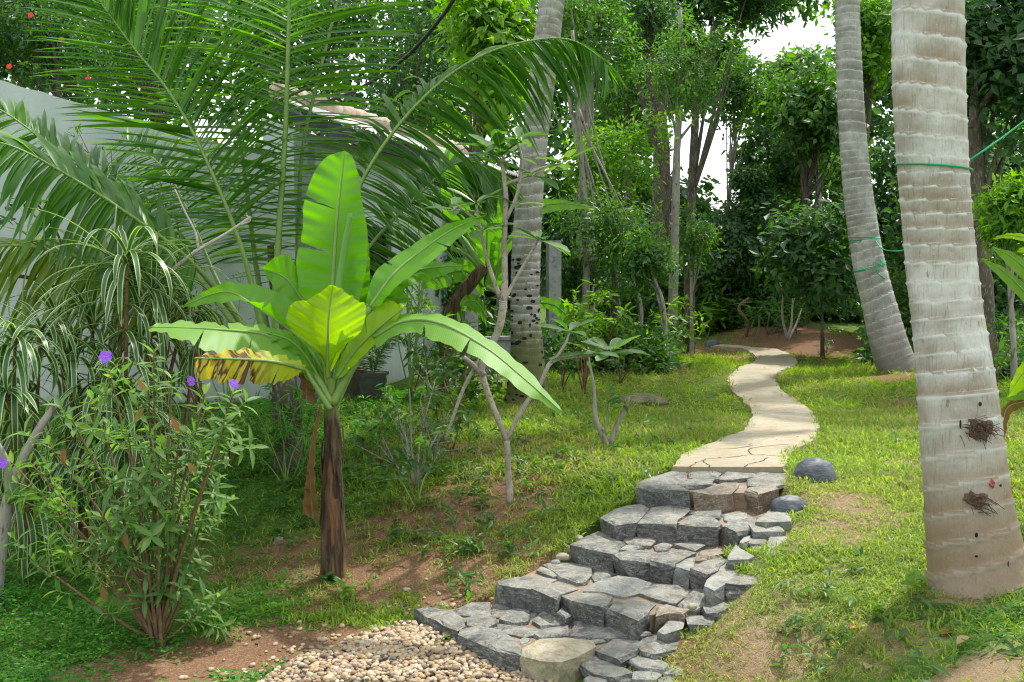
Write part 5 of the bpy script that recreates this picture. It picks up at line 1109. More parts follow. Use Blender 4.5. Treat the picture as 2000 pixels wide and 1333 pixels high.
B_(bn, [(955, 520), (1040, 420), (1090, 398), (1170, 408)], [(970, 500), (1040, 402), (1090, 390), (1170, 407)], [(975, 520), (1045, 430), (1095, 412), (1170, 410)], 'banana_p', D2 - .1, 26, (), (.5,), .02, 24)
B_(bn, [(945, 560), (910, 530), (860, 540), (815, 560)], [(945, 540), (905, 505), (860, 520), (815, 560)], [(945, 580), (905, 550), (860, 565), (815, 562)], 'banana', D2 + .1, 24, (), (.5,), .02, 25)
B_(bn, [(950, 620), (930, 590), (900, 590), (900, 600)], [(950, 600), (930, 575), (905, 580), (900, 598)], [(952, 640), (930, 612), (905, 606), (900, 602)], 'banana', D2 - .3, 16, (), (), .02, 26)
B_(bn, [(1045, 590), (1080, 595), (1105, 615), (1120, 640)], [(1045, 580), (1085, 585), (1110, 608), (1120, 638)], [(1045, 600), (1075, 606), (1100, 628), (1118, 642)], 'banana', D2 - .3, 16, (), (), .02, 27)
petiole(bn, [(950, 560), (1000, 585), (1045, 590)], .03, .015, d=D2 - .2)
# ------------------------------------------------------------------ grass and ground cover
_wj = (.02 + .05 * (noise3(np.arange(160) * .5, 1.) * .5 + .5))[:, None]; _ac = norm(PRs - PLs)
path_in = np.vstack([(PLs + _ac * _wj)[:, :2], (PRs - _ac * _wj)[::-1, :2]])
_SL = [np.array([PZ(800 + a * .4, 890 + b * .4, z_)[:2] for a, b in cp_]) for cp_, z_ in SLABS]
def in_slab(x, y):
    r = np.zeros(np.shape(x), bool)
    for p_ in _SL: r |= inpoly(x, y, p_)
    return r
def on_bare(x, y): return inpoly(x, y, path_in) | inpoly(x, y, gravel_poly) | in_slab(x, y)
stone_xy = []
for poly, z, th, mk in ST: stone_xy.append(np.array([PZ(800 + a * .4, 890 + b * .4, z) for a, b in poly])[:, :2])
def on_stone(x, y):
    r = np.zeros(len(x), bool); near = (x > -1) & (x < 3) & (y > 5.5) & (y < 8.6); xi, yi = x[near], y[near]; q = np.zeros(len(xi), bool)
    for p in stone_xy: q |= inpoly(xi, yi, p)
    r[near] = q; return r
def fan(n_, y0, y1, x0=-.56, x1=.56, rr=None):
    """points spread over the ground the lens looks across, uniform in area"""
    y = np.sqrt(rr.uniform(y0 ** 2, y1 ** 2, n_)); x = rr.uniform(x0, x1, n_) * y; return x, y
def soilv(x, y): return soilmask(x, y)
_sx = np.linspace(-10, 14, 340); _sy = np.linspace(3, 28, 380); _SM = soilmask(*np.meshgrid(_sx, _sy))
def soilq(x, y):
    i = np.clip(((x - _sx[0]) / (_sx[1] - _sx[0])), 0, len(_sx) - 1.01); j = np.clip((y - _sy[0]) / (_sy[1] - _sy[0]), 0, len(_sy) - 1.01); i0, j0 = i.astype(int), j.astype(int); a, b = i - i0, j - j0
    return (_SM[j0, i0] * (1 - a) + _SM[j0, i0 + 1] * a) * (1 - b) + (_SM[j0 + 1, i0] * (1 - a) + _SM[j0 + 1, i0 + 1] * a) * b
HX = np.linspace(-10, 14, 480); HY = np.linspace(3, 28, 500); HM = H(*np.meshgrid(HX, HY))
def Hq(x, y):
    i = np.clip((x - HX[0]) / (HX[1] - HX[0]), 0, len(HX) - 1.01); j = np.clip((y - HY[0]) / (HY[1] - HY[0]), 0, len(HY) - 1.01); i0, j0 = i.astype(int), j.astype(int); a, b = i - i0, j - j0
    return (HM[j0, i0] * (1 - a) + HM[j0, i0 + 1] * a) * (1 - b) + (HM[j0 + 1, i0] * (1 - a) + HM[j0 + 1, i0 + 1] * a) * b
# region of small-leaved ground cover: left of a line through the banana plant
def coverness(x, y):
    # 1 in the lower left garden, 0 on the mown lawn
    px = 1000 + 2000 * x / y; lim = 780 + 90 * noise3(x * 1.1, y * 1.1) + np.clip(9.0 - y, -3, 3) * -60
    c = np.clip((lim - px) / 160, 0, 1)
    br = (px > 1600) & (y < 6) ; c = np.maximum(c, np.where(br, np.clip((5.6 - y) / .5 + (px - 1900) / 250 + noise3(x * 2, y * 2) * .6, 0, .85), 0)); return c
rr = np.random.default_rng(101)
gm = MB()
dry_c = [tuple(gp(*q)[:2]) + (r,) for q, r in (((1640, 1040), .8), ((1700, 1000), .7), ((1560, 1180), .5), ((1480, 1290), .5), ((1700, 900), .6), ((1400, 1330), .5), ((1350, 790), 1.0), ((1000, 1060), .6), ((1750, 1130), .5), ((1640, 960), .5))]
def dryness(x, y):
    s = np.zeros(len(x))
    for a, b, r in dry_c: s = np.maximum(s, np.clip(1.2 - np.hypot(x - a, y - b) / r, 0, 1))
    return np.clip(s + .5 * fbm(x * 2.2, y * 2.2 + 4) + .12, 0, 1)
for (n_, y0, y1, Ls, nb, flat) in ((20000, 4.0, 7.6, .055, 9, .55), (20000, 7.0, 11.5, .075, 8, .5), (15000, 11.0, 22.5, .11, 6, .5)):
    x, y = fan(n_, y0, y1, -.3 if y0 < 10 else -.52, .56, rr)
    s = soilq(x, y); c = coverness(x, y); keep = (~on_bare(x, y)) & (~on_stone(x, y)) & (rr.random(n_) > s * 1.12 - .06) & (rr.random(n_) > c * .85)
    x, y = x[keep], y[keep]; dr = dryness(x, y); k = len(x); z = Hq(x, y)
    px_ = np.repeat(x, nb) + rr.normal(0, .018 + .006 * y0 / 4, k * nb); py_ = np.repeat(y, nb) + rr.normal(0, .018 + .006 * y0 / 4, k * nb); pz_ = np.repeat(z, nb) + .004
    a = rr.uniform(0, 2 * np.pi, k * nb); el = rr.uniform(.1, 1.0, k * nb) ** 1.2 * 1.25; d = np.column_stack([np.cos(a) * np.cos(el), np.sin(a) * np.cos(el), np.sin(el)]); nr = np.column_stack([-np.cos(a) * np.sin(el), -np.sin(a) * np.sin(el), np.cos(el)]) + rr.normal(0, .3, (k * nb, 3))
    L = Ls * rr.uniform(.5, 1.25, k * nb) * (1 - .35 * np.repeat(dr, nb)); W = L * rr.uniform(.10, .17, k * nb)
    pn = noise3(px_ * 1.3, py_ * 1.3) * .5 + .5; tint = np.clip(.15 + .5 * pn + rr.normal(0, .14, k * nb), .01, .72); isdry = rr.random(k * nb) < np.repeat(dr, nb) * .50; tint = np.where(isdry, rr.uniform(.80, .86, k * nb), tint)
    b = ~on_bare(px_, py_); add_batch(gm, BLADE if y0 < 8 else DIAMOND, np.column_stack([px_, py_, pz_])[b], d[b], nr[b], L[b], W[b], tint[b])
gm.build('grass', G['grass'], kind='stuff', label='bright carpet grass either side of the steps and path')
# straw litter among the grass and on the bare soil
sm = MB(); x, y = fan(42000, 4.0, 14, -.3, .56, rr); dr = dryness(x, y); s = soilq(x, y); keep = (~inpoly(x, y, path_poly)) & (~inpoly(x, y, gravel_poly)) & (~on_stone(x, y)) & (rr.random(len(x)) < np.clip(dr * .8 + s * .35, 0, .9)) & (rr.random(len(x)) > coverness(x, y)); x, y = x[keep], y[keep]; k = len(x)
a = rr.uniform(0, 6.28, k); d = np.column_stack([np.cos(a), np.sin(a), rr.normal(0, .12, k)]); add_batch(sm, DIAMOND, np.column_stack([x, y, Hq(x, y) + .008 + rr.random(k) * .012]), d, np.array([0, 0, 1.]) + rr.normal(0, .3, (k, 3)), rr.uniform(.015, .05, k), rr.uniform(.003, .007, k)); sm.build('dry_litter', G['straw'], kind='stuff', label='dry straw litter on the worn patches of lawn')
# small-leaved ground cover
cm = MB()
for (n_, y0, y1, Ls, nb) in ((32000, 4.6, 9.5, .027, 7), (12000, 9, 13.5, .04, 6)):
    x, y = fan(n_, y0, y1, -.58, .56, rr); c = coverness(x, y); s = soilq(x, y); den = np.clip(.6 + .8 * noise3(x * .9, y * .9 + 3), .25, 1); keep = (~on_bare(x, y)) & (rr.random(n_) < c * 1.1 * den) & (rr.random(n_) > s * 1.1 - .1); x, y = x[keep], y[keep]; k = len(x)
    hh = np.clip(.035 + .055 * noise3(x * 2.5, y * 2.5), .01, .12); lft = np.clip((-1.0 - x) / 2, 0, 1)
    px_ = np.repeat(x, nb) + rr.normal(0, .03, k * nb); py_ = np.repeat(y, nb) + rr.normal(0, .03, k * nb); pz_ = Hq(px_, py_) + np.repeat(hh * (.6 + 1.2 * lft), nb) * rr.random(k * nb) + .006
    a = rr.uniform(0, 6.28, k * nb); d = np.column_stack([np.cos(a), np.sin(a), rr.uniform(-.3, .5, k * nb)]); L = Ls * rr.uniform(.7, 1.6, k * nb); tint = np.clip(.5 + .5 * noise3(px_ * 1.2, py_ * 1.2) + rr.normal(0, .2, k * nb), 0, .99)
    add_batch(cm, DIAMOND, np.column_stack([px_, py_, pz_]), d, np.array([0, 0, 1.]) + rr.normal(0, .35, (k * nb, 3)), L, L * rr.uniform(.4, .6, k * nb), tint)
cm.build('ground_cover', G['cover'], kind='stuff', label='low creeping small-leaved ground cover in the lower left garden')
# taller broad weeds and leafy tufts on the bank
wm = MB(); rr = np.random.default_rng(55)
wx, wy = [], []
for (px, py, sp_x, sp_y, k) in ((780, 930, 130, 60, 60), (520, 900, 150, 60, 60), (1050, 900, 120, 40, 26), (920, 1080, 90, 50, 30), (600, 1000, 120, 50, 34), (1700, 1250, 160, 60, 30), (1150, 830, 90, 30, 20), (200, 1000, 150, 60, 40), (1950, 760, 60, 30, 30), (1920, 700, 60, 15, 30)):
    for _ in range(k):
        g = gp(px + rr.normal(0, sp_x), py + rr.normal(0, sp_y)); wx.append(g[0]); wy.append(g[1])
wx, wy = np.array(wx), np.array(wy); keep = ~on_bare(wx, wy) & ~on_stone(wx, wy); wx, wy = wx[keep], wy[keep]; k = len(wx); cp = np.column_stack([wx, wy, Hq(wx, wy) + rr.uniform(.02, .10, k)])
p, ld, ln = rosettes(cp, norm(rr.normal(0, .25, (k, 3)) + [0, 0, 1]), 9, .05, rr); L = rr.uniform(.05, .11, len(p)); add_batch(wm, LANCE[1], p, ld, ln, L, L * .3); wm.build('weeds', G['mid'], kind='stuff', label='leafy weeds sprouting over the bank and the lawn edges')
lm = MB(); x, y = fan(2600, 4.2, 20, -.5, .56, rr); k = len(x); a = rr.uniform(0, 6.28, k); hp_ = inpoly(x, y, path_poly); keep = ~inpoly(x, y, steps_poly) & ~inpoly(x, y, gravel_poly) & (~hp_ | (rr.random(k) < .25)); d = np.column_stack([np.cos(a), np.sin(a), rr.normal(0, .2, k)]); add_batch(lm, DIAMOND, np.column_stack([x, y, Hq(x, y) + .012 + .035 * hp_])[keep], d[keep], (np.array([0, 0, 1.]) + rr.normal(0, .4, (k, 3)))[keep], rr.uniform(.015, .05, k)[keep], rr.uniform(.01, .022, k)[keep]); lm.build('leaf_litter', G['dryleaf'], kind='stuff', label='scattered small brown dead leaves over lawn and path')
# dark fallen litter leaves one can single out
for px, py, mk, lb in ((1378, 849, 'straw', 'pale fallen leaf on the lawn just left of the path'), (1692, 1318, 'straw', 'curled pale fallen leaf at the bottom edge of the lawn'), (1890, 1255, 'straw', 'whitish fallen leaf in the shade right of the thick trunk foot'), (1345, 785, 'straw', 'small pale fallen leaf on the lawn below the mossy rock'),
                       (1660, 1240, 'dryleaf', 'brown fallen leaf on the right lawn slope'), (640, 1180, 'dryleaf', 'reddish fallen leaf under the shrub beside the banana stem'), (1838, 1250, 'dryleaf', 'orange-brown fallen leaf in front of the thick trunk')):
    g = gp(px, py); o = obj('fallen_leaf', tplmesh(OVATE[2], G[mk], 'fallen_leaf'), label=lb, cat='leaf'); a = rng.uniform(0, 6.28); l = .07 + .00002 * px
    dd, sn, nn = [v[0] for v in basis(None, np.array([[math.cos(a), math.sin(a), .15]]), np.array([[.2, .1, 1.]]))]; o.matrix_basis = Matrix(((dd[0]*l, sn[0]*l*.45, nn[0]*l, g[0]), (dd[1]*l, sn[1]*l*.45, nn[1]*l, g[1]), (dd[2]*l, sn[2]*l*.45, nn[2]*l, g[2] + .03), (0, 0, 0, 1)))

# ------------------------------------------------------------------ planted shrubs and saplings
def stems(parent, lines, radii, mat, name='stem', sides=8, one=True, wob=.2):
    mb = MB()
    for i, l in enumerate(lines):
        r = radii[i] if isinstance(radii[0], (list, tuple)) else radii; V, F = tube(l, r, sides, max(8, 4 * len(l)), wob); mb.addm(V, F)
    return mb.build(name, G[mat], parent, smooth=True)

# frangipani sapling by the steps
fb = gp(996, 982); D = fb[1]
fr = thing('frangipani_tree', 'pale forked frangipani sapling with sparse leaf rosettes beside the steps', 'small tree', fb, None)
br = [([(996, 984), (993, 930), (990, 860)], [.028, .024, .024]), ([(990, 860), (965, 800), (945, 745), (943, 705), (975, 640), (985, 560), (985, 470), (988, 380), (980, 310)], [.024, .022, .025, .03, .026, .022, .02, .015]),
      ([(990, 858), (1020, 800), (1055, 750), (1080, 705), (1140, 695), (1190, 690)], [.02, .018, .016, .012]), ([(988, 430), (1010, 380), (1020, 320), (1010, 275)], [.016, .012, .009]), ([(985, 360), (1015, 350), (1055, 330), (1095, 320)], [.013, .01, .008]),
      ([(975, 580), (955, 520), (945, 480), (935, 430), (930, 400)], [.018, .014, .010]), ([(985, 585), (1010, 540), (1045, 480), (1050, 470)], [.018, .012, .010]), ([(1085, 703), (1105, 670), (1112, 650)], [.012, .008]), ([(930, 430), (895, 405), (888, 412)], [.010, .008]), ([(985, 310), (962, 290)], [.01, .007])]
for l, r in br[:1]: stems(fr, [PL(l, D)], r, 'frangi_bark', 'trunk')
for i, (l, r) in enumerate(br[1:]):
    q = PL(l, D); stems(fr, [q], r, 'frangi_bark', 'branch')
stems(fr, [PL([(870, 860), (905, 760), (945, 690)], D + .05)], [.012, .014, .016], 'frangi_bark', 'branch'); stems(fr, [PL([(945, 735), (925, 715), (905, 698)], D)], [.028, .022, .018], 'bark', 'stub')
mb = MB(); 
for k in range(4): V, F = tube(np.array([P(982, 588 + k * 4, D) + .028 * np.array([math.cos(a), math.sin(a), .15 * math.sin(a)]) for a in np.linspace(0, 6.4, 14)]), [.004, .004], 5); mb.addm(V, F)
mb.build('string', G['twig'], fr)
tips = [((980, 305), 10), ((1012, 272), 7), ((1098, 320), 5), ((1052, 470), 8), ((1005, 400), 5), ((945, 450), 6), ((930, 398), 6), ((888, 410), 4), ((1192, 690), 10), ((1112, 648), 5), ((1040, 345), 6), ((962, 290), 5), ((1150, 690), 6)]
pos, dd, nn, LL = [], [], [], []; rr = np.random.default_rng(9)
for (a, b), k in tips:
    c = P(a, b, D); 
    for j in range(k): an = 2 * np.pi * j / k + rr.uniform(-.3, .3); v = np.array([math.cos(an), math.sin(an), rr.uniform(-.25, .75)]); pos.append(c); dd.append(v); nn.append([-v[0] * .4, -v[1] * .4 - .2, 1]); LL.append(rr.uniform(.2, .32))
LL = np.array(LL); put_leaves(fr, 'leaf', OBOV, G['frangi'], pos, np.array(dd), np.array(nn), LL, LL * .33, 300)

# small Y-shaped bare sapling
yb_ = gp(1188, 872); D = yb_[1]; ys = thing('sapling', 'short mossy sapling forked like a V on the lawn left of the path', 'sapling', yb_, None)
stems(ys, [PL([(1188, 874), (1172, 840), (1162, 810), (1160, 760), (1150, 700), (1148, 660)], D)], [.03, .024, .016, .010, .006], 'bark', 'trunk'); stems(ys, [PL([(1192, 868), (1205, 830), (1222, 795), (1228, 775)], D)], [.026, .022, .016], 'bark', 'branch'); stems(ys, [PL([(1180, 850), (1186, 815), (1190, 790)], D)], [.008, .004], 'bark', 'branch')
rr = np.random.default_rng(31); cp = PL([(1150, 660), (1158, 690), (1145, 640), (1205, 790), (1195, 775), (1185, 765), (1212, 780), (1160, 620)], D) ; p, ld, ln = rosettes(cp, norm(rr.normal(0, .3, (len(cp), 3)) + [0, 0, 1]), 7, .06, rr); put_leaves(ys, 'leaf', LANCE, G['mid'], p, ld, ln, rr.uniform(.07, .14, len(p)), .035, 60)

# twiggy bare shrub on the bank
def twiggy(label, base, tips, r, leafm=None, nleaf=0, leaf=.08, d=None, mat='twig', name='shrub', seed=0, fork=.45, cat='shrub', wl=.3, sub=3, dj=.35, nsep=200, T_=LANCE, group=None):
    rr = np.random.default_rng(seed); b = gp(*base); dd_ = d or b[1]; b = P(base[0], base[1], dd_) if d else b; b[2] = h1(b[0], b[1]); o = thing(name, label, cat, b, group); lp = []
    for (x, y) in tips:
        t_ = P(x, y, dd_ + rr.normal(0, dj)); m_ = b * (1 - fork) + t_ * fork; m_[:2] = b[:2] * .6 + t_[:2] * .4 + rr.normal(0, .03, 2); line = np.array([b + rr.normal(0, .012, 3) * [1, 1, 0], m_ + rr.normal(0, .03, 3), t_]); stems(o, [line], [r, r * .7, r * .3], mat, 'branch', 6); q = resample(line, 12); lp.append(t_)
        for s in range(sub):
            a = q[int(rr.uniform(5, 11))]; e = a + norm(t_ - b) * rr.uniform(.08, .25) + rr.normal(0, .10, 3); stems(o, [np.array([a, (a + e) / 2 + rr.normal(0, .012, 3), e])], [r * .35, r * .2], mat, 'twig', 5, wob=0); lp.append(e)
    if nleaf:
        cp = np.array(lp); p, ld, ln = rosettes(cp, norm(rr.normal(0, .45, (len(cp), 3)) + [0, 0, 1]), nleaf, leaf * .5, rr); L = leaf * rr.uniform(.6, 1.2, len(p)); put_leaves(o, 'leaf', T_, G[leafm], p, ld, ln, L, L * wl, nsep)
    return o
TW = twiggy
TW('nearly leafless twiggy shrub left of the forked frangipani', (812, 955), [(770, 790), (790, 830), (830, 770), (850, 745), (880, 800), (745, 850), (800, 760), (860, 850)], .011, 'mid', 3, .07, mat='bark', seed=1, sub=5)
TW('small leafy shrub at the foot of the twiggy bare one', (815, 990), [(780, 930), (850, 900), (830, 860), (800, 880)], .008, 'mid', 8, .10, mat='stem_green', seed=2)
TW('slim leafy shrub growing left of the leaning frangipani stem', (895, 880), [(880, 640), (930, 680), (900, 600), (860, 720), (915, 760), (895, 700)], .012, 'mid', 7, .17, d=11.0, mat='stem_brown', seed=3, wl=.38)
TW('leafy shrub in front of the low grey wall', (850, 765), [(830, 680), (880, 700), (860, 640), (820, 720)], .012, 'mid', 7, .18, d=12.0, mat='stem_brown', seed=4)
TW('tall spindly leafy stem against the white house wall', (805, 750), [(810, 600), (820, 575), (790, 640), (830, 640)], .010, 'bright', 8, .13, d=12.4, mat='stem_brown', seed=5)
TW('round leafy shrub at the lawn edge below the thin trees', (1210, 750), [(1180, 680), (1220, 660), (1250, 690), (1200, 720), (1240, 720)], .010, 'mid', 9, .11, mat='stem_brown', seed=6)
TW('light green shrub under the thin trees in the middle distance', (1290, 705), [(1250, 640), (1290, 620), (1320, 660), (1270, 670)], .012, 'bright', 8, .15, mat='stem_brown', seed=7)
TW('feathery bright sapling right of the central palm', (1140, 750), [(1120, 570), (1150, 590), (1170, 560), (1130, 620), (1160, 620)], .012, 'light', 9, .15, d=12.6, mat='stem_brown', seed=8)
TW('willowy low shrub on the right lawn edge behind the thick trunk', (1945, 720), [(1920, 640), (1960, 620), (1990, 650), (1900, 680)], .014, 'mid', 8, .13, d=13.0, mat='stem_brown', seed=9)
TW('thin climbing shrub with fine sprigs against the sloping wall', (400, 760), [(150, 250), (200, 290), (250, 260), (300, 300), (230, 340), (330, 340), (280, 390), (180, 330)], .014, 'mid', 10, .07, d=10.9, mat='stem_brown', seed=10, sub=8, dj=.1)
TW('fine wispy bamboo-like shrub growing by the house window', (800, 760), [(770, 380), (830, 340), (800, 330), (850, 370), (760, 520), (820, 420), (860, 330), (790, 460)], .010, 'light', 9, .11, d=11.9, mat='stem_green', seed=11, wl=.10, sub=6, T_=LEAFLET[:2])
TW('wispy narrow-leaved tuft between the striped plants and the banana', (560, 1000), [(500, 800), (540, 760), (590, 790), (620, 820), (470, 860), (560, 830), (600, 880), (520, 870)], .006, 'cover', 9, .14, d=8.9, mat='stem_green', seed=12, wl=.09, sub=6, T_=LEAFLET[1:3])
TW('fine bamboo-like growth low against the wall left of the banana', (440, 740), [(420, 520), (400, 560), (470, 540), (440, 600), (500, 620), (380, 620)], .008, 'light', 8, .10, d=11.3, mat='stem_green', seed=13, wl=.10, sub=6, T_=LEAFLET[:2])
TW('dense fine-leaved shrub on the bank directly left of the banana stem', (590, 960), [(540, 830), (570, 800), (610, 790), (500, 850), (560, 880), (620, 850), (480, 800), (530, 780)], .008, 'cover', 9, .08, d=9.4, mat='stem_brown', seed=31, sub=6)
TW('loose leafy shrub on the bank right of the banana stem', (745, 980), [(700, 860), (740, 830), (780, 880), (720, 900), (760, 850), (690, 900)], .008, 'mid', 8, .09, d=9.0, mat='stem_brown', seed=32, sub=6)
TW('leafy weed clump between the planters and the twiggy shrub', (760, 850), [(730, 800), (770, 790), (800, 820), (750, 830)], .008, 'cover', 9, .10, d=10.6, mat='stem_green', seed=33, sub=5)
TW('tall leafy sapling close behind the diagonal frangipani stem', (880, 950), [(850, 800), (870, 760), (900, 820), (880, 850), (840, 870)], .009, 'mid', 8, .11, d=9.2, mat='stem_brown', seed=34, sub=5)
TW('shadowy shrub with fine leaves behind the flowering shrub', (450, 960), [(400, 820), (440, 790), (480, 850), (420, 880), (360, 850)], .009, 'cover', 9, .09, d=9.6, mat='stem_brown', seed=35, sub=6)
TW('leafy bush at the foot of the second banana plant', (920, 780), [(900, 720), (940, 700), (960, 740), (920, 740)], .010, 'mid', 9, .15, d=12.0, mat='stem_brown', seed=36, sub=5)
TW('bright bushy plant below the pale-stemmed tree left of the path bend', (1320, 690), [(1290, 610), (1330, 590), (1360, 620), (1310, 640)], .012, 'bright', 9, .17, d=19.0, mat='stem_brown', seed=37, sub=5)
TW('sunlit low bush in the thicket between the central palm and the thin trees', (1180, 700), [(1150, 600), (1190, 580), (1220, 610), (1170, 640)], .012, 'light', 9, .15, d=15.0, mat='stem_brown', seed=38, sub=5)
TW('dark shrub with purple-brown leaves beside the planters', (840, 765), [(830, 700), (850, 690), (865, 720), (815, 720)], .008, 'deep', 8, .13, d=12.9, mat='stem_brown', seed=14, wl=.25)
TW('bare pale forked stick of a tree in front of the far undergrowth', (1540, 665), [(1530, 560), (1568, 598), (1548, 575)], .035, mat='twig', seed=15, sub=1, name='bare_tree', cat='small tree')
TW('spiky leaved shrub at the far lawn edge left of the bare stick', (1500, 655), [(1480, 610), (1510, 600), (1525, 625)], .012, 'mid', 12, .4, mat='stem_brown', seed=16, wl=.10, T_=LEAFLET[:3])
TW('leafy shrub at the far left end of the path', (1330, 690), [(1310, 640), (1345, 640), (1330, 655)], .014, 'bright', 6, .32, mat='stem_green', seed=17, wl=.28)
TW('young broad-leaved plant behind the far dark stone', (1382, 660), [(1370, 615), (1395, 625)], .014, 'light', 5, .45, mat='stem_green', seed=18, wl=.3)
TW('dark leafy shrub right of the central palm foot', (1100, 740), [(1080, 690), (1110, 670), (1090, 650), (1130, 700)], .010, 'mid', 9, .14, d=13.2, mat='stem_brown', seed=19)
TW('leafy shrub between the central palm and the low wall post', (1040, 730), [(1060, 640), (1080, 660), (1045, 670), (1070, 700)], .010, 'deep', 9, .16, d=14.0, mat='stem_brown', seed=20)
TW('small dark-leaved weed at the base of the small red-soil tree', (1612, 690), [(1606, 660), (1620, 665)], .006, 'mid', 7, .12, seed=21, mat='stem_brown')
for i, (px, py, d, lb) in enumerate([(1245, 690, 18, 'thin bent pale stem in the middle thicket, leftmost'), (1365, 670, 23, 'thin dark stem standing behind the path end'), (1455, 665, 22, 'short reddish stump post by the far undergrowth')]):
    b = P(px, py, d); b[2] = h1(b[0], d) - .05; o = thing('sapling', lb, 'sapling', b, None); hgt = (2.2, 1.3, .9)[i]
    stems(o, [np.array([b, b + [.05, 0, hgt * .4], b + [-.12, .1, hgt * .75], b + [.1, .1, hgt]])], [.05, .04, .03], 'bark' if i == 0 else 'stem_brown', 'trunk')

# potted fern
for (g, lb, k, sd_) in ((pg1, 'fine dark fern growing in the dark green tub', 12, 1), (pg2, 'thin grassy plant in the brown tub', 8, 2)):
    rr = np.random.default_rng(sd_); o = thing('potted_plant', lb, 'plant', g + [0, 0, .27], None)
    for q in range(k):
        a = rr.uniform(0, 6.28); h = np.array([math.cos(a), math.sin(a) * .6, 0]); b = g + [0, 0, .27]; line = np.array([b, b + h * .12 + [0, 0, .3], b + h * .3 + [0, 0, .48], b + h * .5 + [0, 0, .4]]); frond(o, line, .2, 22, face=(h[0] * -.3, -.5, 1), r=.004, sep=0, droop=.2, hang=.2, wd=.014, mat='mid')

# ------------------------------------------------------------------ striped strap-leaved plants
def strap_plant(label, base, heads, d, L=.55, k=26, seed=0, low=True):
    rr = np.random.default_rng(seed); b = P(base[0], base[1], d); b[2] = h1(b[0], d); o = thing('striped_plant', label, 'plant', b, 'striped strap-leaved plants in the left garden'); pos, dd, nn = [], [], []
    for (x, y, dj) in heads:
        t_ = P(x, y, d + dj); q = resample(np.array([b + rr.normal(0, .03, 3) * [1, 1, 0], b * .5 + t_ * .5 + rr.normal(0, .05, 3), t_]), 14); stems(o, [q], [.022, .016, .012], 'stem_brown', 'cane')
        for j in range(k):
            a = rr.uniform(0, 6.28); el = rr.uniform(-.1, 1.25); v = np.array([math.cos(a) * math.cos(el), math.sin(a) * math.cos(el), math.sin(el)]); dn = rr.random() ** 2 * .10; pos.append(t_ - [0, 0, dn]); dd.append(v); nn.append(np.array([-v[0] * .3, -v[1] * .3, 1.0]))
        if low:
            for j in range(k):
                i = int(rr.uniform(4, 13)); a = rr.uniform(0, 6.28); el = rr.uniform(-.9, .5); v = np.array([math.cos(a) * math.cos(el), math.sin(a) * math.cos(el), math.sin(el)]); pos.append(q[i]); dd.append(v); nn.append(np.array([v[0] * .3, v[1] * .3, 1.0]))
    pos = np.array(pos); dd = np.array(dd); nn = np.array(nn); LL = L * rr.uniform(.65, 1.15, len(pos))
    # blades arch: use long drooping templates whose bend goes against their normal
    put_leaves(o, 'leaf', STRAP_D, G['drac'], pos, dd, nn, LL, .042, 300, 'leaves', 12); return o
def strap_tpl(bend, seed):
    """blade that rises, arches over and hangs: shape follows a circular bend"""
    n_ = 11; s = np.linspace(0, 1, n_ + 1); th = bend * s ** 1.25; x = np.r_[0, np.cumsum(np.cos((th[1:] + th[:-1]) / 2))] / n_; z = -np.r_[0, np.cumsum(np.sin((th[1:] + th[:-1]) / 2))] / n_
    w = np.interp(s, [0, .15, .5, .8, 1], [.6, .95, 1, .75, 0]) * .5; V = []; UV = []
    for k in range(n_ + 1): V += [[x[k], -w[k], z[k] + .008], [x[k], 0, z[k]], [x[k], w[k], z[k] + .008]]; UV += [[0, s[k]], [.5, s[k]], [1, s[k]]]
    F = [];
    for k in range(n_): b = 3 * k; F += [[b, b+1, b+4, b+3], [b+1, b+2, b+5, b+4]]
    return np.array(V), np.array(F), np.array(UV)
STRAP_D = [strap_tpl(b, i) for i, b in enumerate((1.0, 1.5, 2.0, 2.4))]
strap_plant('tall striped strap-leaved plant whose head arches left of the bare white branch', (275, 1060), [(248, 500, 0), (235, 520, .1), (300, 560, .3)], 7.4, .74, 24, 1)
strap_plant('striped plant right of the tall one with small yellowish heads', (320, 1040), [(365, 590, .2), (330, 620, 0), (390, 610, .5), (290, 640, -.2)], 7.9, .42, 20, 2)
strap_plant('striped plant at the left picture edge with yellow-edged heads', (40, 1080), [(30, 660, 0), (80, 640, .3), (10, 760, -.1)], 7.0, .60, 24, 3)
strap_plant('striped plant between the edge plant and the tall one', (150, 1070), [(140, 690, 0), (180, 640, .3), (110, 620, .5), (210, 740, -.1)], 7.3, .58, 20, 4)
strap_plant('striped plant with long hanging blades low on the cane left of the purple-flowered shrub', (262, 1080), [(262, 850, -.1), (240, 760, 0)], 7.2, .62, 24, 5)

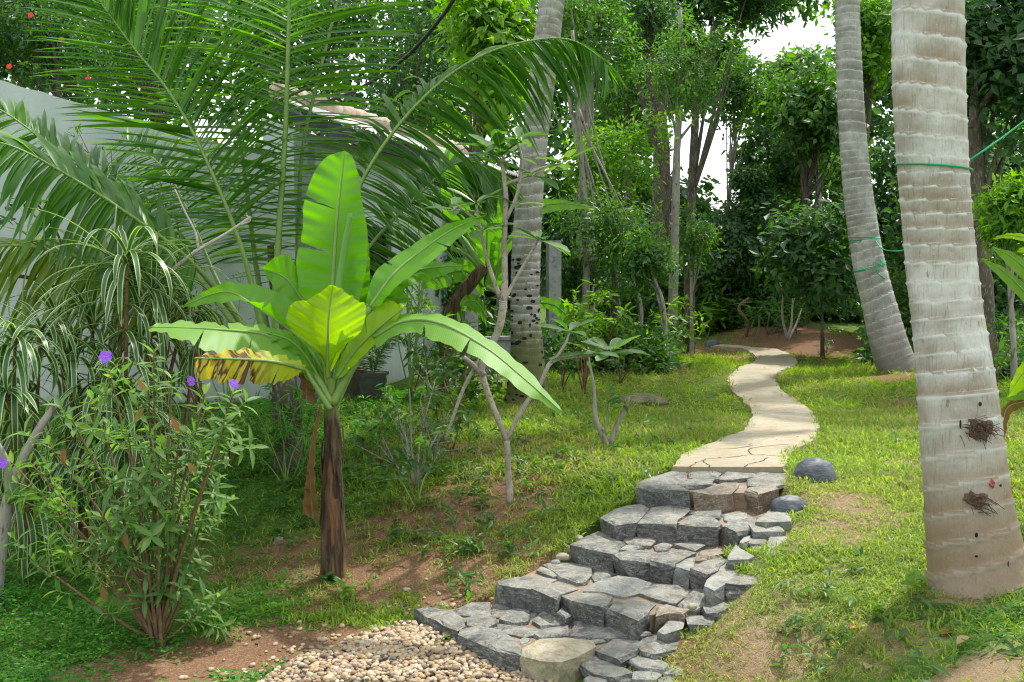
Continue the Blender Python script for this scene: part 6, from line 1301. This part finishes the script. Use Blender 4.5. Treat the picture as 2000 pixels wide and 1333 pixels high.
# ------------------------------------------------------------------ purple-flowered shrub
tb_ = gp(310, 1262); D = tb_[1]; rr = np.random.default_rng(66)
ti = thing('flowering_shrub', 'bushy shrub with soft lance-shaped leaves and purple flowers in the left foreground', 'shrub', tb_)
mains = [(60, 905), (120, 1000), (160, 900), (215, 730), (290, 760), (250, 850), (335, 740), (400, 770), (455, 770), (390, 880), (420, 940), (415, 1030), (360, 1010), (310, 900), (200, 1010), (240, 1120), (330, 1120), (385, 1200), (140, 820), (75, 980), (350, 850), (270, 960), (20, 900), (300, 690), (180, 780), (440, 830), (90, 860), (340, 1060), (60, 1090), (130, 1080)]
pos, dd, nn = [], [], []
for i, (x, y) in enumerate(mains):
    dj = rr.normal(0, .28); t_ = P(x, y, D + dj); fk = rr.uniform(.35, .55); m_ = tb_ * (1 - fk) + t_ * fk; m_[0] = tb_[0] * .62 + t_[0] * .38; m_[1] = tb_[1] * .6 + t_[1] * .4; q = resample(np.array([tb_ + rr.normal(0, .015, 3) * [1, 1, 0], m_, t_]), 22); stems(ti, [q], [.012, .008, .004], 'stem_brown', 'branch', 7)
    ends = [(q[-1], norm(q[-1] - q[-4]), q)]
    for s in range(5):
        k_ = int(rr.uniform(9, 21)); a = q[k_]; v = norm(norm(t_ - m_) + rr.normal(0, .75, 3)); e = a + v * rr.uniform(.09, .24); stems(ti, [np.array([a, (a + e) / 2 + [0, 0, -.008], e])], [.004, .0025], 'stem_green', 'twig', 5, wob=0); ends.append((e, norm(v + [0, 0, .35]), np.array([a, e])))
    for e, ax_, l in ends:
        ref = norm(np.cross(ax_, rr.normal(0, 1, 3))); s2 = np.cross(ax_, ref)
        for lv in range(4):      # opposite pairs, each turned a quarter on the last
            a = lv * np.pi / 2 + .3; 
            for sg in (0, np.pi):
                rad = math.cos(a + sg) * ref + math.sin(a + sg) * s2; op = [.9, .45, .1, -.05][::-1][lv]; pos.append(e - ax_ * (3 - lv) * .028); dd.append(norm(rad + ax_ * op)); nn.append(norm(ax_ * 1.0 - rad * .2 + [0, 0, .4]) )
pos, dd, nn = map(np.array, (pos, dd, nn)); L = rr.uniform(.07, .135, len(pos)) ; put_leaves(ti, 'leaf', LANCE, G['tibou'], pos, dd, nn, L, L * .29, 300)
for i, (x, y, dz) in enumerate([(206, 697, .35), (373, 745, .35), (457, 750, .3), (2, 905, .3)]):
    c = P(x, y, D - dz); fl = thing('purple_flower', ['largest purple flower, at the top of the shrub', 'purple flower in the middle of the shrub seen edge-on', 'purple flower at the right end of the shrub under the dying leaf', 'purple flower cut by the left picture edge'][i], 'flower', c, 'purple flowers on the left shrub')
    flower(fl, c, (.036, .028, .028, .032)[i], G['petal'], 5, [(.1, -1, .5), (.9, -.5, .2), (.6, -.6, .4), (.6, -.8, .3)][i])
    sc = simple('stamen_pale', (.5, .35, .5), (.6, .5, .5), 40) if i == 0 else bpy.data.materials['stamen_pale']; mbs = MB()
    for k in range(5): e = c + rr.normal(0, .006, 3) + np.array([0, -.018, .004]); V, F = tube(np.array([c, (c + e) / 2, e]), [.0012, .001], 4); mbs.addm(V, F)
    mbs.build('stamens', sc, fl)
for i, (x, y) in enumerate([(281, 797), (125, 876), (336, 815), (368, 903), (200, 1145), (270, 740), (245, 1040)]):
    c = P(x, y, D - .25); o = obj('dry_leaf', tplmesh(LANCE[1], G['dryleaf'], 'dry_leaf'), ti); a = rr.uniform(0, 6.28); d_, s_, n_ = [v[0] for v in basis(None, np.array([[math.cos(a) * .6, -.2, -1 + .6 * math.sin(a)]]), np.array([[0, -1., .3]]))]; l = .10
    o.matrix_basis = Matrix(((d_[0]*l, s_[0]*l*.36, n_[0]*l, c[0]), (d_[1]*l, s_[1]*l*.36, n_[1]*l, c[1]), (d_[2]*l, s_[2]*l*.36, n_[2]*l, c[2]), (0, 0, 0, 1)))
# left edge tree, bare branches
lt = P(-15, 1160, 6.6); lt[2] = h1(lt[0], lt[1]) - .05; o = thing('tree', 'lichen-spotted slanting trunk at the left picture edge', 'tree', lt)
stems(o, [np.array([lt, P(5, 1040, 6.6), P(30, 930, 6.65), P(75, 840, 6.7), P(110, 790, 6.8)])], [.05, .045, .038, .03, .022], 'bark', 'trunk', 14); stems(o, [PL([(20, 980, 6.6), (10, 900, 6.5), (-40, 820, 6.4)])], [.03, .025, .02], 'bark', 'branch', 10)
bt = P(-60, 760, 8.2); bt[2] = h1(bt[0], bt[1]); o = thing('tree', 'dark branching sapling reaching in from the left edge over the striped plants', 'tree', bt)
stems(o, [np.array([bt, P(-70, 600, 8.2), P(-40, 540, 8.2), P(0, 536, 8.2), P(75, 547, 8.15), P(120, 570, 8.1), P(155, 603, 8.1)])], [.03, .022, .018, .012], 'stem_brown', 'branch'); stems(o, [PL([(118, 565, 8.1), (120, 480, 8.1), (95, 430, 8.1), (70, 395, 8.1)])], [.014, .010, .007], 'stem_brown', 'branch'); stems(o, [PL([(116, 540, 8.1), (90, 490, 8.0), (40, 450, 8.0)])], [.008, .005], 'stem_brown', 'branch')
rr = np.random.default_rng(12); cp = PL([(75, 385), (60, 400), (90, 440), (20, 390), (110, 430), (15, 430)], 8.1); p, ld, ln = rosettes(cp, norm(rr.normal(0, .4, (len(cp), 3)) + [0, -.3, 1]), 6, .07, rr); put_leaves(o, 'leaf', OVATE, G['deep'], p, ld, ln, rr.uniform(.08, .14, len(p)), .055, 60)
bs = P(235, 700, 7.9); bs[2] = h1(bs[0], 7.9); o = thing('bare_branch', 'leafless white branch rising to the right across the pale wall', 'branch', bs)
stems(o, [np.array([bs, P(215, 760, 7.9), P(225, 660, 7.9), P(280, 582, 7.9), P(330, 533, 7.9), P(385, 490, 7.9), P(440, 458, 7.9), P(490, 424, 7.9)])], [.024, .02, .018, .016, .014, .012], 'twig', 'branch'); stems(o, [PL([(388, 490, 7.9), (382, 455, 7.9), (362, 415, 7.9), (342, 370, 7.9)])], [.010, .008, .005], 'twig', 'twig'); stems(o, [PL([(470, 440, 7.9), (488, 432, 7.85), (482, 421, 7.85)])], [.010, .006], 'twig', 'twig')
stems(o, [PL([(225, 560, 7.9), (222, 470, 7.9), (228, 400, 7.9)])], [.009, .005], 'twig', 'twig')
# young palm leaves entering at the right edge
rp = P(2060, 900, 6.6); rp[2] = h1(rp[0], rp[1]); o = thing('young_palm', 'broad pleated young palm leaves entering at the right picture edge', 'palm tree', rp)
G['rightleaf'] = leafmat('pleated_leaf', [(.10, .24, .03), (.16, .30, .04), (.10, .24, .03)], .45, .4, .4, kind='banana')
for k, (M_, A_, B__, mt) in enumerate([([(2060, 640), (2010, 580), (1960, 530), (1920, 508)], [(2080, 600), (2010, 560), (1960, 522), (1920, 507)], [(2060, 700), (2005, 600), (1955, 545), (1920, 510)], 'rightleaf'), ([(2070, 600), (2020, 545), (1980, 505), (1938, 483)], [(2080, 560), (2020, 525), (1982, 495), (1938, 482)], [(2060, 640), (2015, 565), (1970, 520), (1938, 485)], 'rightleaf'),
                                    ([(2060, 480), (2010, 466), (1970, 460), (1940, 466)], [(2060, 465), (2010, 458), (1970, 456), (1940, 465)], [(2060, 500), (2010, 476), (1970, 466), (1940, 468)], 'banana_y'), ([(2060, 495), (2030, 488), (2000, 487), (1985, 492)], [(2060, 480), (2030, 478), (2000, 482), (1985, 491)], [(2060, 510), (2030, 498), (2000, 494), (1985, 493)], 'banana_y'),
                                    ([(2060, 640), (2020, 700), (1990, 740), (1968, 775)], [(2070, 620), (2010, 690), (1980, 735), (1968, 775)], [(2080, 680), (2040, 715), (2000, 760), (1968, 778)], 'banana_y'), ([(2060, 750), (2020, 765), (1985, 772), (1950, 782)], [(2060, 735), (2020, 755), (1985, 766), (1950, 781)], [(2060, 775), (2020, 778), (1985, 782), (1950, 783)], 'rightleaf'),
                                    ([(2050, 775), (2000, 785), (1965, 800), (1957, 860)], [(2050, 765), (2000, 778), (1960, 795), (1952, 855)], [(2050, 790), (2005, 795), (1974, 810), (1962, 860)], 'deadleaf')]):
    blade(o, M_, A_, B__, mt, 6.2 + .05 * k, 24, (), (), .006, 40 + k, .006)
stems(o, [PL([(2070, 900, 6.6), (2060, 760, 6.4), (2065, 560, 6.3)])], [.06, .05, .03], 'stem_green', 'stem')
# seedling and tiny plants near the near palm and steps
def seedling(px, py, label, n_=7, leaf=.09, h=.1, mat='bright', T_=OVATE):
    g = gp(px, py); o = thing('seedling', label, 'plant', g); rr = np.random.default_rng(px); stems(o, [np.array([g - [0, 0, .02], g + [0, 0, h * .6], g + [.01, 0, h]])], [.004, .003], 'stem_green', 'stem', 5, wob=0)
    cp = np.array([g + [0, 0, h * .6], g + [0.01, 0, h]]); p, ld, ln = rosettes(cp, np.tile([[0, 0, 1.]], (2, 1)), n_ // 2 + 1, .01, rr); put_leaves(o, 'leaf', T_, G[mat], p, ld, ln, leaf * rr.uniform(.7, 1.2, len(p)), leaf * .42, 40)
for a in [(1780, 1175, 'pale green seedling just left of the thick trunk foot', 8, .10, .14), (940, 998, 'dark rosette seedling on the red soil below the frangipani', 7, .09, .05, 'mid'), (925, 985, 'taller weed just behind the dark rosette seedling', 8, .08, .12, 'mid'), (862, 1265, 'tiny weed growing through the gravel', 6, .05, .06),
          (755, 985, 'light-leaved seedling right of the banana stem', 5, .12, .2), (1748, 880, 'thin upright weed on the lawn beside the thick trunk', 6, .07, .16, 'mid'), (670, 1170, 'small pale weed to the right of the shrub foot', 8, .10, .08), (630, 1140, 'grassy weed at the foot of the banana stem', 9, .12, .05, 'mid', LANCE), (265, 1290, 'little weed on the soil in front of the flowering shrub', 6, .06, .05, 'mid'), (395, 1010, 'upright broad-leaved weed right of the flowering shrub', 8, .12, .2, 'mid')]: seedling(*a)
